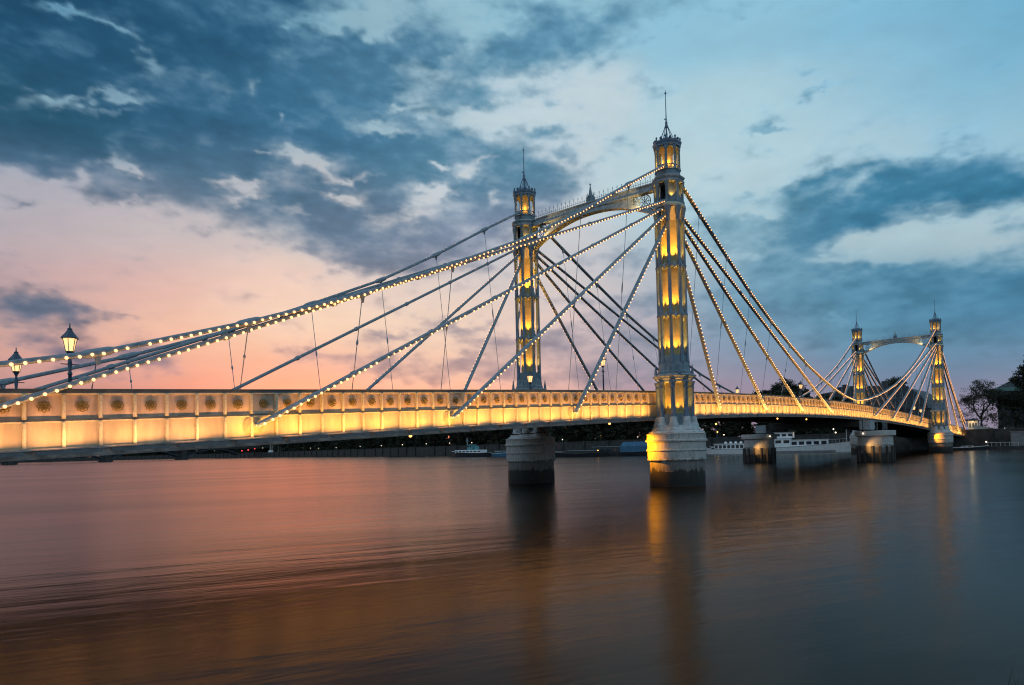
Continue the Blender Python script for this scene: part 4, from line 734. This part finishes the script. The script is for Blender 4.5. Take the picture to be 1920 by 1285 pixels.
# ---------------------------------------------------------------- trees
def tree_meshes(seed, H, R, leaves, leaf=.28, trunk=.32, full=0, low=.12):
    rng = random.Random(seed); tr = MB(); tips = []
    def grow(p, d, L, r, lev):
        q = p+d*L; mid = p.lerp(q, .5)+Vector((rng.uniform(-1, 1), rng.uniform(-1, 1), 0))*L*.05
        tr.tube([p, mid, q], r, 5 if lev < 2 else 3, rr=[r, r*.85, r*.65])
        if lev >= 4 or r < .02: tips.append(q); return
        for i in range(3 if lev < 3 else 4):
            a = rng.uniform(0, 6.28); sp = rng.uniform(.35, .85)
            nd = (d+Vector((math.cos(a), math.sin(a), rng.uniform(-.15, .35)))*sp).normalized()
            grow(q if i else p.lerp(q, .8), nd, L*rng.uniform(.62, .82), r*.6, lev+1)
        if lev >= 2: tips.append(q)
    grow(Vector((0, 0, 0)), Vector((0, 0, 1)), H*.28, trunk, 0)
    zs = max(t.z for t in tips); xs_ = max(math.hypot(t.x, t.y) for t in tips)
    fz, fx = H*.95/zs, R/xs_
    tr.v = [(x*(1+(fx-1)*min(1, z/(H*.3))), y*(1+(fx-1)*min(1, z/(H*.3))), z*fz if z > 0 else z) for x, y, z in tr.v]
    tips = [Vector((t.x*fx, t.y*fx, t.z*fz)) for t in tips]
    cr = MB()
    if full:
        cl = []
        for i in range(full):
            u = rng.random(); zz = low+(1-low)*u; rr_ = R*math.sqrt(max(.03, 1-((zz-.45)/.58)**2))*math.sqrt(rng.random()); a = rng.uniform(0, 6.28)
            cl.append(Vector((rr_*math.cos(a), rr_*math.sin(a), H*zz)))
        tips = tips+cl
    for i in range(leaves):
        t = rng.choice(tips); s = rng.gauss(0, 1); c = t+Vector((rng.gauss(0, .5), rng.gauss(0, .5), rng.gauss(0, .4)))*R*.14
        a = Vector((rng.uniform(-1, 1), rng.uniform(-1, 1), rng.uniform(-1, 1))).normalized()*leaf*rng.uniform(.6, 1.4); b = a.cross(Vector((rng.uniform(-1, 1), rng.uniform(-1, 1), rng.uniform(-1, 1)))).normalized()*leaf*rng.uniform(.3, .7)
        cr.add([c-a, c+b, c+a, c-b], [(0, 1, 2, 3)])
    return tr, cr
def tree(label, x, y, z, seed, H, R, leaves, group=None, **kw):
    t = empty('tree', (x, y, z)); tag(t, label, 'tree', group)
    a, b = tree_meshes(seed, H, R, leaves, **kw); a.build('trunk', MT['bark'], t); b.build('crown', MT['leaf'], t); return t
tree('half bare spreading tree beside the small white lit kiosk at the far bridge end', 172, -1.2, 4.2, 3, 14.6, 6.2, 8500, leaf=.19, full=150, low=.1)
tree('tall dark tree cut by the right edge of the picture beside the dark block', 176, -14.6, 4.2, 8, 20.5, 6.5, 12000, leaf=.3, full=110, low=.05)
tree('bushy dark tree low in front of the green copper roofed building', 180, -8.5, 4.2, 12, 11, 6, 7000, leaf=.3, full=80, low=.05)
tree('round leafy tree rising above the bridge parapet left of the far towers', 178, 55.5, 4.2, 5, 20.4, 6.8, 9000, leaf=.25, full=110, low=.1)
tree('dark tree top behind the roof of the large slate building', 204, 27, 4.2, 21, 20, 6, 5000, leaf=.3, full=70, low=.1)
protos = [tree('tall dark tree in the continuous row behind the embankment wall', 0, 0, -90, 40+i, 16+i, 8.5, 6500, 'trees along the far embankment', leaf=.75, full=170, low=.03) for i in range(4)]
rng = random.Random(4); spots = []
def bank_point(s):
    acc = 0
    for (x0, y0), (x1, y1) in zip(BL[1:-1], BL[2:]):
        L_ = math.hypot(x1-x0, y1-y0)
        if acc+L_ >= s: t = (s-acc)/L_; return x0+(x1-x0)*t, y0+(y1-y0)*t
        acc += L_
    return BL[-1]
s = 4.0; i = 0
while s < 2050:
    x, y = bank_point(s); dx = rng.uniform(12, 22)
    o = protos[i] if i < 4 else copy_tree(protos[rng.randrange(4)])
    o.location = (x+dx, y+rng.uniform(-3, 3), GZ); k = rng.uniform(.8, 1.12); k *= 1.0+.35*min(1, s/1200); o.scale = (k, k, k*rng.uniform(.85, 1.0)); o.rotation_euler = (0, 0, rng.uniform(0, 6.28))
    s += rng.uniform(6, 8.5)*(1+s/900); i += 1

# ---------------------------------------------------------------- buildings on the far bank
def windows(b, x, y0, y1, z0, z1, ny, nz_, w=.55, h=.6, face=-1, m=None):
    """rows of windows on a wall facing -x; each its own part"""
    base = None; out = []
    for j in range(nz_):
        for i in range(ny):
            cy = y0+(y1-y0)*(i+.5)/ny; cz = z0+(z1-z0)*(j+.5)/nz_; hw = (y1-y0)/ny*w/2; hh = (z1-z0)/nz_*h/2
            if base is None:
                q = MB(); q.box(-.06, .1, -hw, hw, -hh, hh); base = q.build('window', m or MT['glassdark'], b); o = base
                q = MB(); q.box(-.1, -.03, -hw-.08, hw+.08, -hh-.12, -hh); q.box(-.09, -.062, -.04, .04, -hh, hh); q.build('frame', MT['trim'], base)
                kids = [base.children[0]]
            else:
                o = link(base.copy()); o.parent = b
                c = link(kids[0].copy()); c.parent = o
            o.location = (x, cy, cz); out.append(o)
    return out
# large slate-roofed building whose right side curves down
b = empty('large_building', (180, 28, GZ)); tag(b, 'large dark slate roofed building with a curved right gable behind the far towers', 'building')
m = MB(); m.box(0, 26, -14.5, 18, 0, 8); m.build('wall', MT['bldg'], b)
m = MB(); prof = [(-14.8, 8), (-14.5, 9.2), (-13.6, 11), (-12.2, 12.7), (-10, 14.4), (-7, 15.4), (8, 16.4), (12, 16.2), (12.2, 15.0), (18.2, 14.2), (18.2, 8)]
m.add([(-.4, y, z) for y, z in prof]+[(26.4, y, z) for y, z in prof], [tuple(range(len(prof))), tuple(reversed(range(len(prof), 2*len(prof))))]+[(i, i+1, len(prof)+i+1, len(prof)+i) for i in range(len(prof)-1)])
rf = m.build('roof', MT['roofslate'], b)
for yy, hh in ((-2, 1.6), (4.5, 1.9), (10, 1.4)):
    q = MB(); q.box(3, 5, yy-.7, yy+.7, 15, 15.6+hh); q.box(2.9, 5.1, yy-.8, yy+.8, 15.5+hh, 15.8+hh); q.build('chimney', MT['bldg'], rf)
windows(b, -.45, -9, 16, 8.6, 13.6, 12, 2, m=MT['roofslate'] if False else None)
windows(b, 0, -13, 17, .6, 7.6, 14, 2)
# copper-banded building by the right edge
b = empty('copper_roofed_building', (190, -9.5, GZ)); tag(b, 'dark building with a pale green copper eave band near the right edge', 'building')
m = MB(); m.box(0, 14, -7.5, 6.2, 0, 12.2); m.build('wall', MT['bldg'], b)
m = MB(); m.box(-.5, 14.5, -8, 6.6, 12.2, 13.3); m.build('eave_band', MT['copper'], b)
m = MB(); m.add([(-.3, -7.8, 13.3), (14.3, -7.8, 13.3), (14.3, 6.4, 13.3), (-.3, 6.4, 13.3), (3, -5, 15.2), (11, -5, 15.2), (11, 3.5, 15.2), (3, 3.5, 15.2)], [(0, 1, 5, 4), (1, 2, 6, 5), (2, 3, 7, 6), (3, 0, 4, 7), (4, 5, 6, 7), (3, 2, 1, 0)]); m.build('roof', MT['roofslate'], b)
m = MB()
for i in range(14): m.tube([(-.4, -7.5+i*.95, 13.3), (-.4, -7.5+i*.95, 14.3)], .04, 4)
m.tube([(-.4, -7.5, 14.3), (-.4, 5.2, 14.3)], .05, 4); m.build('balustrade', MT['trim'], b)
windows(b, 0, -7, 5.8, 1, 11.6, 6, 4)
# kiosk at the bridge end
b = empty('toll_kiosk', (168, .2, 4.9)); tag(b, 'small white lit kiosk with grey hipped roof at the far end of the bridge', 'kiosk')
m = MB(); m.box(-1.1, 1.1, -1.2, 1.2, -.7, 2.7); m.build('wall', mat('kiosk_white', (.7, .62, .5), .6, noise=.1, scale=2), b, bevel=.03)
m = MB(); m.add([(-1.5, -1.6, 2.7), (1.5, -1.6, 2.7), (1.5, 1.6, 2.7), (-1.5, 1.6, 2.7), (0, 0, 3.5)], [(0, 1, 4), (1, 2, 4), (2, 3, 4), (3, 0, 4), (3, 2, 1, 0)]); m.build('roof', MT['roofslate'], b)
windows(b, -1.1, -1, 1, .6, 2.4, 3, 1)
m = MB(); m.box(-.15, .15, -.15, .15, 2.4, 2.6); m.build('lamp', MT['lantern'], b, (-1.5, 0, 0)); light('kiosk_light', 'POINT', (-2.6, .4, 2.2), 90, (1, .72, .38), b, shadow_soft_size=.1)
# pale stone building, mostly hidden by the girder, far left
b = empty('columned_building', (305, 640, GZ)); tag(b, 'pale columned building on the far bank below the left girder', 'building')
m = MB(); m.box(0, 20, -55, 0, 0, 17); m.build('wall', MT['bldg'], b)
m = MB(); m.box(-.6, 20.5, -55.5, .5, 17, 18.4); m.build('roof', MT['roofslate'], b)
q0 = None
for i in range(14):
    if q0 is None: m = MB(); m.lathe([(.75, 0), (.6, .6), (.5, 15.6), (.8, 16.6)], 8); q0 = m.build('column', MT['stucco'], b); q = q0
    else: q = link(q0.copy()); q.parent = b
    q.location = (-1.4, -53.5+i*4, 0)
windows(b, 0, -54, -1, 1, 16, 13, 3)
for k, (x, y, L_, H, lab) in enumerate([(322, 700, 60, 15, 'long dark terrace of houses with red shop lights on the far bank'), (340, 800, 70, 14, 'dark flat fronted terrace further along the far bank by the arch bridge end'), (345, 930, 80, 16, 'dark block on the far bank seen through the arch bridge'), (240, 1262, 120, 14, 'low dark warehouse on the distant river bend at far left'), (110, 1330, 120, 13, 'distant dark block with small lights at the left river bend')]):
    b = empty('terrace_building', (x, y, GZ)); tag(b, lab, 'building')
    if k < 3:
        m = MB(); m.box(0, 14, -L_/2, L_/2, 0, H*.8); m.build('wall', MT['bldg'], b)
        m = MB(); m.add([(-.3, -L_/2, H*.8), (14.3, -L_/2, H*.8), (14.3, L_/2, H*.8), (-.3, L_/2, H*.8), (7, -L_/2, H), (7, L_/2, H)], [(0, 1, 4), (2, 3, 5), (3, 0, 4, 5), (1, 2, 5, 4), (3, 2, 1, 0)]); rf = m.build('roof', MT['roofslate'], b)
        for i in range(5): q = MB(); q.box(6.2, 7.8, -.9, .9, 0, 3); q.build('chimney', MT['bldg'], rf, (0, -L_/2+L_*(i+.5)/5, H-1))
        windows(b, 0, -L_/2+1, L_/2-1, .8, H*.8-.5, 14, 3)
    else:
        m = MB(); m.box(-L_/2, L_/2, 0, 14, 0, H*.85); m.build('wall', MT['bldg'], b)
        m = MB(); m.box(-L_/2-.4, L_/2+.4, -.4, 14.4, H*.85, H*.92); m.build('roof', MT['roofslate'], b)

# ---------------------------------------------------------------- lamps
def lantern_mesh(parent, z, s=1.0):
    m = MB(); m.lathe([(.05*s, z-.06), (.13*s, z), (.22*s, z+.50*s)], 6, smooth=False); m.build('lamp_glass', MT['lantern'], parent)
    m = MB(); m.lathe([(.30*s, z+.50*s), (.30*s, z+.54*s), (.17*s, z+.70*s), (.08*s, z+.84*s), (.09*s, z+.88*s), (.03*s, z+.93*s), (.015*s, z+1.1*s)], 6, smooth=False)
    for k in range(6):
        a = k*math.pi/3; m.tube([(.135*s*math.cos(a), .135*s*math.sin(a), z), (.232*s*math.cos(a), .232*s*math.sin(a), z+.5*s)], .014*s, 4)
    m.lathe([(.04*s, z-.2*s), (.08*s, z-.1*s), (.14*s, z), (.15*s, z+.02)], 6, smooth=False); m.build('lamp_head', MT['lampmetal'], parent)
def bridge_lamp(x, y, ztop, label, s=1.0, e=26):
    zb = top(x)-1.05; t = empty('street_lamp', (x, y, zb)); tag(t, label, 'street lamp', 'lanterns along the bridge deck'); H = ztop-zb; z = H-1.1*s
    m = MB(); m.lathe([(.16*s, 0), (.16*s, .25), (.10*s, .4), (.075*s, 1.0), (.06*s, z-.9*s), (.09*s, z-.85*s), (.05*s, z-.75*s), (.08*s, z-.45*s), (.04*s, z-.2*s)], 10)
    m.tube([(-.30*s, 0, z-.48*s), (.30*s, 0, z-.48*s)], .02*s, 5); m.build('pole', MT['lampmetal'], t)
    lantern_mesh(t, z, s); light('lamp_light', 'POINT', (0, 0, z+.22*s), e, (1, .6, .25), t, shadow_soft_size=.12)
    return t
bridge_lamp(-42.2, 2.6, 8.7, 'blue lantern post with lit glass, the nearer and taller of the two at the left')
bridge_lamp(-42.25, 10.0, 8.6, 'lit lantern post at the far left edge, the smaller one nearest the frame')
bridge_lamp(9.1, 13.6, 13.4, 'tall lantern post between the two near towers behind crossing stays', 1.25)
bridge_lamp(-3.1, 13.4, 10.8, 'lit lantern in front of the foot of the left tower', 1.15)
bridge_lamp(43.3, 13.6, 11.8, 'small lit lantern post where the far main cable meets the parapet', 1.1)
bridge_lamp(38.2, 2.6, 11.3, 'lit lantern on the deck in front of the round tree', 1.0)
bridge_lamp(105.6, 2.6, 10.5, 'small lit lantern left of the far tower, farther from it', 1.2)
bridge_lamp(112.0, 2.6, 10.1, 'small lit lantern just left of the far right tower shaft', 1.2)
bridge_lamp(134, 3.0, 9.0, 'small lit lantern on the deck beyond the far right tower', 1.0)
# lamp posts on the far bank
def bank_lamp(x, y, z, label, m_, r=.22, grp='street lamps on the far embankment'):
    t = empty('bank_lamp', (x, y, GZ)); tag(t, label, 'street lamp', grp)
    h = z-GZ; q = MB(); q.lathe([(.12, 0), (.07, .6), (.05, max(h, 1.0))], 6); q.build('pole', MT['lampmetal'], t)
    q = MB(); q.ball((0, 0, h), r, 8, 6); q.build('lamp_globe', m_, t)
lab = 'small white globe lamp among the row along the dark embankment trees'
for x, y, z in ((332, 893, 13), (331, 880, 10), (324, 850, 9.5), (320, 805, 9), (318, 780, 11), (312, 702, 9), (300, 650, 9.6), (285, 548, 8.2), (273, 514, 7.4), (266, 490, 7), (252, 442, 7), (243, 397, 7), (233, 358, 7), (222, 321, 7), (208, 281, 6.9), (202, 254, 6.8), (188, 196, 7.2)):
    bank_lamp(x+1.5, y, z, lab, MT['white_lamp'], .12+.0004*x)
for x, y, z, l_, m_, r in ((166, 144, 6.2, 'white globe lamp over the moored boats, left of the orange lamp', MT['white_lamp'], .18), (176, 132, 7.2, 'orange street lamp above the pale floating pontoon', MT['sodium'], .24), (175.5, 134.5, 6.3, 'dim white lamp beside the orange street lamp', MT['white_lamp'], .16),
    (171, 111, 6.3, 'white lamp above the blue awning boat', MT['white_lamp'], .15), (167, 76.5, 9.8, 'bright orange lamp high under the main span right of the near tower', MT['sodium'], .3), (166, 75.6, 7.0, 'orange lamp below the brighter one right of the near tower', MT['sodium'], .22), (161, 70.9, 5.9, 'white lamp above the moored white houseboat', MT['white_lamp'], .18),
    (166, 37, 6.6, 'white lamp behind the bow of the passenger boat, the upper one', MT['white_lamp'], .2), (162, 35.2, 5.5, 'lower white lamp behind the bow of the passenger boat', MT['white_lamp'], .22), (165, -7.2, 5.2, 'small pale lamp on the embankment at the right', MT['white_lamp'], .12)):
    bank_lamp(x, y, z, l_, m_, r, None)
# red shop signs
for i, (x, y, z) in enumerate(((299, 662, 9.2), (299, 676, 8.0), (299, 690, 7.4))):
    q = MB(); q.box(-.3, 0, -1.1, 1.1, -.45, .45); q.box(-.1, .1, -1.3, 1.3, -.6, -.45); o = q.build('shop_sign', MT['red_lamp'], None, (x, y, z)); tag(o, 'small red lit sign low on the dark far bank terrace', 'sign', 'red lit signs on the far bank')
# van
v = empty('parked_van', (276, 586, GZ+.0)); tag(v, 'pale van parked on the far embankment road', 'van'); q = MB(); q.box(-1, 1, -2.8, 1.6, .5, 2.7); q.add([(-1, 1.6, .5), (1, 1.6, .5), (1, 2.8, .5), (-1, 2.8, .5), (-1, 1.6, 2.7), (1, 1.6, 2.7), (.95, 2.8, 1.3), (-.95, 2.8, 1.3)], [(0, 3, 2, 1), (4, 5, 6, 7), (0, 1, 5, 4), (1, 2, 6, 5), (2, 3, 7, 6), (3, 0, 4, 7)]); q.build('body', MT['white'], v)
for y in (-2, 1.8):
    q = MB(); q.tube([(-1.05, y, .4), (-.8, y, .4)], .4, 12); q.build('wheel', MT['dark'], v)

# ---------------------------------------------------------------- the distant arch bridge
ab = empty('arch_bridge', (0, 658, 0)); tag(ab, 'distant dark iron arch bridge with stone piers at the far left', 'bridge')
px_ = [-26, 33, 93, 161, 224.5, 282]
m = MB(); m.box(-60, 320, -6.5, 6.5, 9.6, 10.6); m.box(-60, 320, -6.9, -6.5, 9.3, 11.7); m.box(-60, 320, 6.5, 6.9, 9.3, 11.7); m.build('deck', MT['under'], ab)
sp = mat('blue_grey_arch_iron', (.05, .07, .09), .7, noise=.3, scale=.5)
for a, b in zip(px_[:-1], px_[1:]):
    m = MB(); c = (a+b)/2; hw = (b-a)/2-3.2; pts = [(c+hw*t/14, 2.6+6.2*(1-(t/14)**2)) for t in range(-14, 15)]
    for y in (-6.4, -2, 2, 6.4):
        for (x0, z0), (x1, z1) in zip(pts[:-1], pts[1:]):
            m.add([(x0, y-.3, z0), (x1, y-.3, z1), (x1, y+.3, z1), (x0, y+.3, z0), (x0, y-.3, z0+.8), (x1, y-.3, z1+.8), (x1, y+.3, z1+.8), (x0, y+.3, z0+.8)], [(0,3,2,1),(4,5,6,7),(0,1,5,4),(1,2,6,5),(2,3,7,6),(3,0,4,7)])
        for i in range(1, 28, 3): m.box(pts[i][0]-.15, pts[i][0]+.15, y-.12, y+.12, pts[i][1]+.6, 9.6)
    for i in range(2, 28, 4): m.box(pts[i][0]-.1, pts[i][0]+.1, -6.4, 6.4, pts[i][1]+.2, pts[i][1]+.5)
    m.build('arch_span', sp, ab)
p0 = None
for x in px_[1:-1]:
    if p0 is None: m = MB(); m.lathe([(5.2, -2), (5.2, 1.2), (4.4, 1.6), (3.2, 3.0)], 16, sy=1.9); m.box(-2.4, 2.4, -7.4, 7.4, 2, 11.9); p0 = m.build('pier', MT['wall'], ab); q = p0
    else: q = link(p0.copy()); q.parent = ab
    q.location = (x, 0, 0)

# ---------------------------------------------------------------- boats
def hull(L, B, Hb, Hs, sheer=.25, flare=.8, m=None, name='hull', parent=None, rake=.12, stripe=None):
    n = 14; rows = []
    for i in range(n+1):
        t = i/n; x = -L/2+L*t
        w = B/2*(1-max(0, (t-.62)/.38)**2.2)*(.86+.14*min(1, t/.15)); w = max(w, .03)
        zt = Hs+(Hb-Hs)*t**2.2+sheer*(2*t-1)**2*.3
        xt = x+(rake*L*max(0, t-.6)); rows.append([(x, -w*flare, -.3), (xt, -w, zt), (xt, w, zt), (x, w*flare, -.3)])
    vs = [p for r in rows for p in r]; fs = []
    for i in range(n):
        for k in range(4): fs.append((i*4+k, i*4+(k+1) % 4, (i+1)*4+(k+1) % 4, (i+1)*4+k))
    fs += [(3, 2, 1, 0), tuple(n*4+k for k in range(4))]
    q = MB(); q.add(vs, fs); o = q.build(name, m, parent)
    q = MB()
    for s in (1, 2): q.tube([Vector(r[s])+Vector((0, 0, .03)) for r in rows], .06, 5)
    q.build('gunwale', stripe or MT['wood'], o); return o
def boat(label, x, y, rz, kind='boat', **k):
    b = empty(kind, (x, y, 0), rz=rz); tag(b, label, 'boat'); return b
def cabin(b, name, x0, x1, hw, z0, z1, m, n=0, roof=None, win=None, wz=(.35, .8)):
    q = MB(); q.box(x0, x1, -hw, hw, z0, z1); c = q.build(name, m, b, bevel=.04)
    if roof: q = MB(); q.box(x0-.25, x1+.25, -hw-.2, hw+.2, z1, z1+.12); q.build('roof', roof, c)
    h = z1-z0
    for s in (-1, 1):
        for i in range(n):
            a = x0+(x1-x0)*(i+.15)/n; e = x0+(x1-x0)*(i+.85)/n
            q = MB(); q.box(a, e, s*hw-.03, s*hw+.03, z0+h*wz[0], z0+h*wz[1]); q.build('window', win or MT['glassdark'], c)
    return c
PI = math.pi
# long white passenger vessel, bow to the right (towards -y)
b = boat('long white passenger boat with wheelhouse and big square cabin windows behind the middle pier', 139.5, 37.5, -PI/2+.25, 'passenger_boat')
hull(25, 4.6, 2.9, 1.5, m=MT['white'], parent=b, stripe=MT['hullgrey'])
q = MB(); q.box(-12.3, 8.5, -2.34, -2.2, -.2, .55); q.box(-12.3, 8.5, 2.2, 2.34, -.2, .55); q.build('boot_topping', MT['hullgrey'], b)
cabin(b, 'saloon', -3.0, 6.6, 1.75, 1.5, 3.5, MT['white'], 5, MT['white']); cabin(b, 'aft_cabin', -9.5, -3.0, 1.9, 1.4, 4.1, MT['white'], 3, MT['white'], wz=(.5, .8))
c = cabin(b, 'wheelhouse', -7.2, -2.2, 1.5, 4.2, 5.7, MT['white'], 3, MT['stucco'], wz=(.3, .78)); light('cabin_light', 'POINT', (-1.6, -1.3, 5.2), 22, (1, .6, .25), b, shadow_soft_size=.1)
q = MB(); q.tube([(11.3, 0, 2.8), (11.3, 0, 6.4)], .05, 5); q.build('mast', MT['white'], b)
q = MB(); [q.tube([(-12+i*.9, -1.9, 1.5), (-12+i*.9, -1.9, 2.5)], .03, 4) for i in range(4)]; [q.tube([(6.8+i*.9, -1.5+i*.25, 2.2), (6.8+i*.9, -1.5+i*.25, 3.4)], .03, 4) for i in range(6)]; q.tube([(6.8, -1.5, 3.4), (11.3, -.2, 3.6)], .03, 4); q.build('railing', MT['white'], b)
# white houseboat left of the middle pier, bow to the left
b = boat('white houseboat with round topped vents and lattice windows left of the middle pier', 134.5, 57.5, PI/2-.3, 'houseboat')
hull(17, 4.2, 1.7, 1.2, m=MT['white'], parent=b, stripe=MT['hullgrey']); cabin(b, 'cabin', -7.5, 3.6, 1.7, 1.2, 2.9, MT['white'], 7, MT['white'], wz=(.25, .8)); cabin(b, 'fore_cabin', 3.6, 5.6, 1.1, 1.2, 2.1, MT['white'], 1, MT['white'])
q = MB(); [q.ball((-5+i*1.9, 0, 3.2), .42, 8, 5) for i in range(4)]; q.build('deck_vent', MT['white'], b)
q = MB(); q.tube([(7.9, 0, 1.8), (11.5, 0, 3.0)], .04, 4); q.tube([(7.9, .3, 1.6), (12.5, .3, 1.2)], .04, 4); q.build('mooring_rope', MT['white'], b)
# tug
b = boat('grey and white tug boat with teal wheelhouse and mast left of the left pier', 146.5, 178, PI/2, 'tug_boat')
hull(21, 5, 2.4, 1.6, m=MT['hulldark'], parent=b, stripe=MT['white']); cabin(b, 'deckhouse', -8, 7.5, 1.9, 1.6, 2.9, MT['white'], 7, wz=(.3, .7)); cabin(b, 'wheelhouse', -2.2, .6, 1.3, 2.9, 5.2, MT['teal'], 2, MT['teal'], wz=(.5, .85)); cabin(b, 'funnel', -4.6, -3.3, .6, 2.9, 4.6, MT['teal'])
q = MB(); q.tube([(1.8, 0, 2.9), (1.8, 0, 8.4)], .09, 6); q.tube([(1.8, -.9, 6.7), (1.8, .9, 6.7)], .05, 4); q.build('mast', MT['white'], b)
q = MB(); q.ball((-1.0, 0, 5.9), .16); q.build('mast_lamp', MT['white_lamp'], b)
# small blue boat beside it
b = boat('small blue motor boat between the tug and the left pier', 147, 160, -PI/2, 'motor_boat'); hull(9.5, 3, 1.5, 1.1, m=MT['bluetarp'], parent=b, stripe=MT['white']); cabin(b, 'cabin', -3, 1.2, 1.1, 1.1, 2.1, MT['teal'], 3, MT['white'])
# barges and pontoons left of the near tower
b = boat('dark flat barge with a small red flag just right of the left pier', 121, 112, -PI/2+.3, 'barge'); hull(16, 4.6, 1.5, 1.2, m=MT['hulldark'], parent=b); cabin(b, 'hatch_cover', -5, 3.5, 1.6, 1.2, 1.8, MT['hullgrey']); cabin(b, 'deckhouse', -7.3, -5.2, 1.3, 1.2, 2.9, MT['teal'], 2, MT['white'])
q = MB(); q.tube([(2, 0, 1.2), (2, 0, 4.2)], .04, 4); q.add([(2, .02, 3.4), (2, -1.1, 3.3), (2, -1.1, 4.1), (2, .02, 4.2)], [(0, 1, 2, 3)]); q.build('flag', mat('red_cloth', (.25, .05, .07), .8, noise=.2), b)
b = boat('low dark barge carrying orange lit deck gear in the middle of the moored row', 119.5, 98.5, -PI/2+.3, 'barge'); hull(15, 4.4, 1.3, 1.0, m=MT['hulldark'], parent=b); cabin(b, 'hatch_cover', -5, 4, 1.5, 1.0, 1.9, MT['hulldark'], 0, MT['trim'])
q = MB(); q.ball((5, -1.5, 1.9), .16); q.build('deck_lamp', MT['sodium'], b)
b = boat('long floating pontoon with a pale flat roof behind the barges', 128, 91, -PI/2+.15, 'pontoon'); cabin(b, 'deck', -9, 9, 2.2, -.3, .7, MT['hulldark']); cabin(b, 'shelter', -8.5, 8.5, 1.8, .7, 2.9, MT['hulldark'], 8, MT['trim'])
q = MB(); q.ball((2, -2.1, 2.2), .15); q.build('deck_lamp', MT['white_lamp'], b)
b = boat('covered barge under a blue canvas awning just left of the near tower pier', 125.5, 81.5, -PI/2+.15, 'covered_barge'); hull(13.5, 4.2, 1.4, 1.1, m=MT['hulldark'], parent=b)
m = MB(); m.add([(-6, -2, 1.1), (4.2, -2, 1.1), (4.2, -2, 3.0), (-6, -2, 3.0), (-5.4, -.9, 4.3), (3.4, -.9, 4.3), (-6, 2, 1.1), (4.2, 2, 1.1), (4.2, 2, 3.0), (-6, 2, 3.0), (-5.4, .9, 4.3), (3.4, .9, 4.3)], [(0, 1, 2, 3), (3, 2, 5, 4), (4, 5, 11, 10), (10, 11, 8, 9), (9, 8, 7, 6), (0, 3, 4, 10, 9, 6), (1, 7, 8, 11, 5, 2), (0, 6, 7, 1)]); m.build('awning', MT['bluetarp'], b)
q = MB(); q.ball((5.6, -1.2, 1.9), .17); q.tube([(5.6, -1.2, 1.1), (5.6, -1.2, 1.8)], .04, 4); q.build('deck_lamp', MT['white_lamp'], b)
# slim boats at the right bank
b = boat('slim white launch moored low against the dark wall right of the far tower', 140, -2.3, -PI/2, 'launch'); hull(7.2, 1.8, .95, .6, m=MT['hulldark'], parent=b, stripe=MT['white']); cabin(b, 'cabin', -1.6, .8, .6, .6, 1.05, MT['white'], 2)
b = boat('long dark landing pontoon with a white handrail at the right bank', 146, -7.5, -PI/2, 'pontoon'); cabin(b, 'deck', -4.5, 7.5, 1.6, -.3, .8, MT['hulldark']); 
q = MB(); [q.tube([(-2+i*.9, -1.5, .8), (-2+i*.9, -1.5, 1.7)], .04, 4) for i in range(8)]; q.tube([(-2, -1.5, 1.7), (4.3, -1.5, 1.7)], .05, 4); q.build('handrail', MT['white'], b)
q = MB(); q.ball((-2.2, -1.5, 1.9), .17); q.build('deck_lamp', MT['white_lamp'], b)
b = boat('dark work boat moored in the shade between the middle pier and the far tower', 150, 22, -PI/2, 'work_boat'); hull(11, 3, 1.6, 1.2, m=MT['hulldark'], parent=b, stripe=MT['hullgrey']); cabin(b, 'cabin', -3.5, 0, 1.1, 1.2, 2.6, MT['hullgrey'], 2, MT['white'])
# stone block and ramp at the right bank
m = MB(); m.box(152, 157.5, -13.5, -9.6, -2, 4.1); m.box(151.8, 157.7, -13.7, -9.4, 4.1, 4.35); tag(m.build('stone_block', MT['hullgrey'], bevel=.05), 'square grey stone jetty block at the right edge of the far bank', 'jetty block')
rp_ = empty('ramp', (165, -4, GZ)); tag(rp_, 'pale panelled ramp wall sloping down to the right beside the kiosk', 'ramp wall')
m = MB(); m.add([(-.15, -4.6, -.2), (.15, -4.6, -.2), (.15, 3.4, -.2), (-.15, 3.4, -.2), (-.15, -4.6, .25), (.15, -4.6, .25), (.15, 3.4, 2.1), (-.15, 3.4, 2.1)], [(0,3,2,1),(4,5,6,7),(0,1,5,4),(1,2,6,5),(2,3,7,6),(3,0,4,7)]); m.build('wall', MT['stucco'], rp_)
m = MB(); [m.box(-.22, .22, -4.5+i, -4.35+i, -.2, .35+i*.23+.12) for i in range(9)]; m.build('pier_strip', MT['trim'], rp_)
# grass growing at the edge of the near bank
rng = random.Random(2); m = MB()
for i in range(60):
    x = -48.06+rng.gauss(0, .04); y = -27.62+rng.gauss(0, .06); h = rng.uniform(.18, .44); a = rng.uniform(0, 6.28); l_ = rng.uniform(.05, .22)
    p0_ = Vector((x, y, 2.42)); p1_ = p0_+Vector((math.cos(a)*l_*.3, math.sin(a)*l_*.3, h*.6)); p2_ = p0_+Vector((math.cos(a)*l_, math.sin(a)*l_, h)); w_ = Vector((-math.sin(a), math.cos(a), 0))*.003
    m.add([p0_-w_, p0_+w_, p1_+w_, p1_-w_, p2_], [(0, 1, 2, 3), (3, 2, 4)])
tag(m.build('grass', mat('bank_grass', (.04, .055, .02), .8, noise=.3, scale=20)), kind='stuff')
m = MB(); m.lathe([(.5, 1.85), (.4, 2.15), (.22, 2.4), (.05, 2.45)], 10, (-48.1, -27.65)); tag(m.build('earth_mound', MT['ground']), kind='structure')
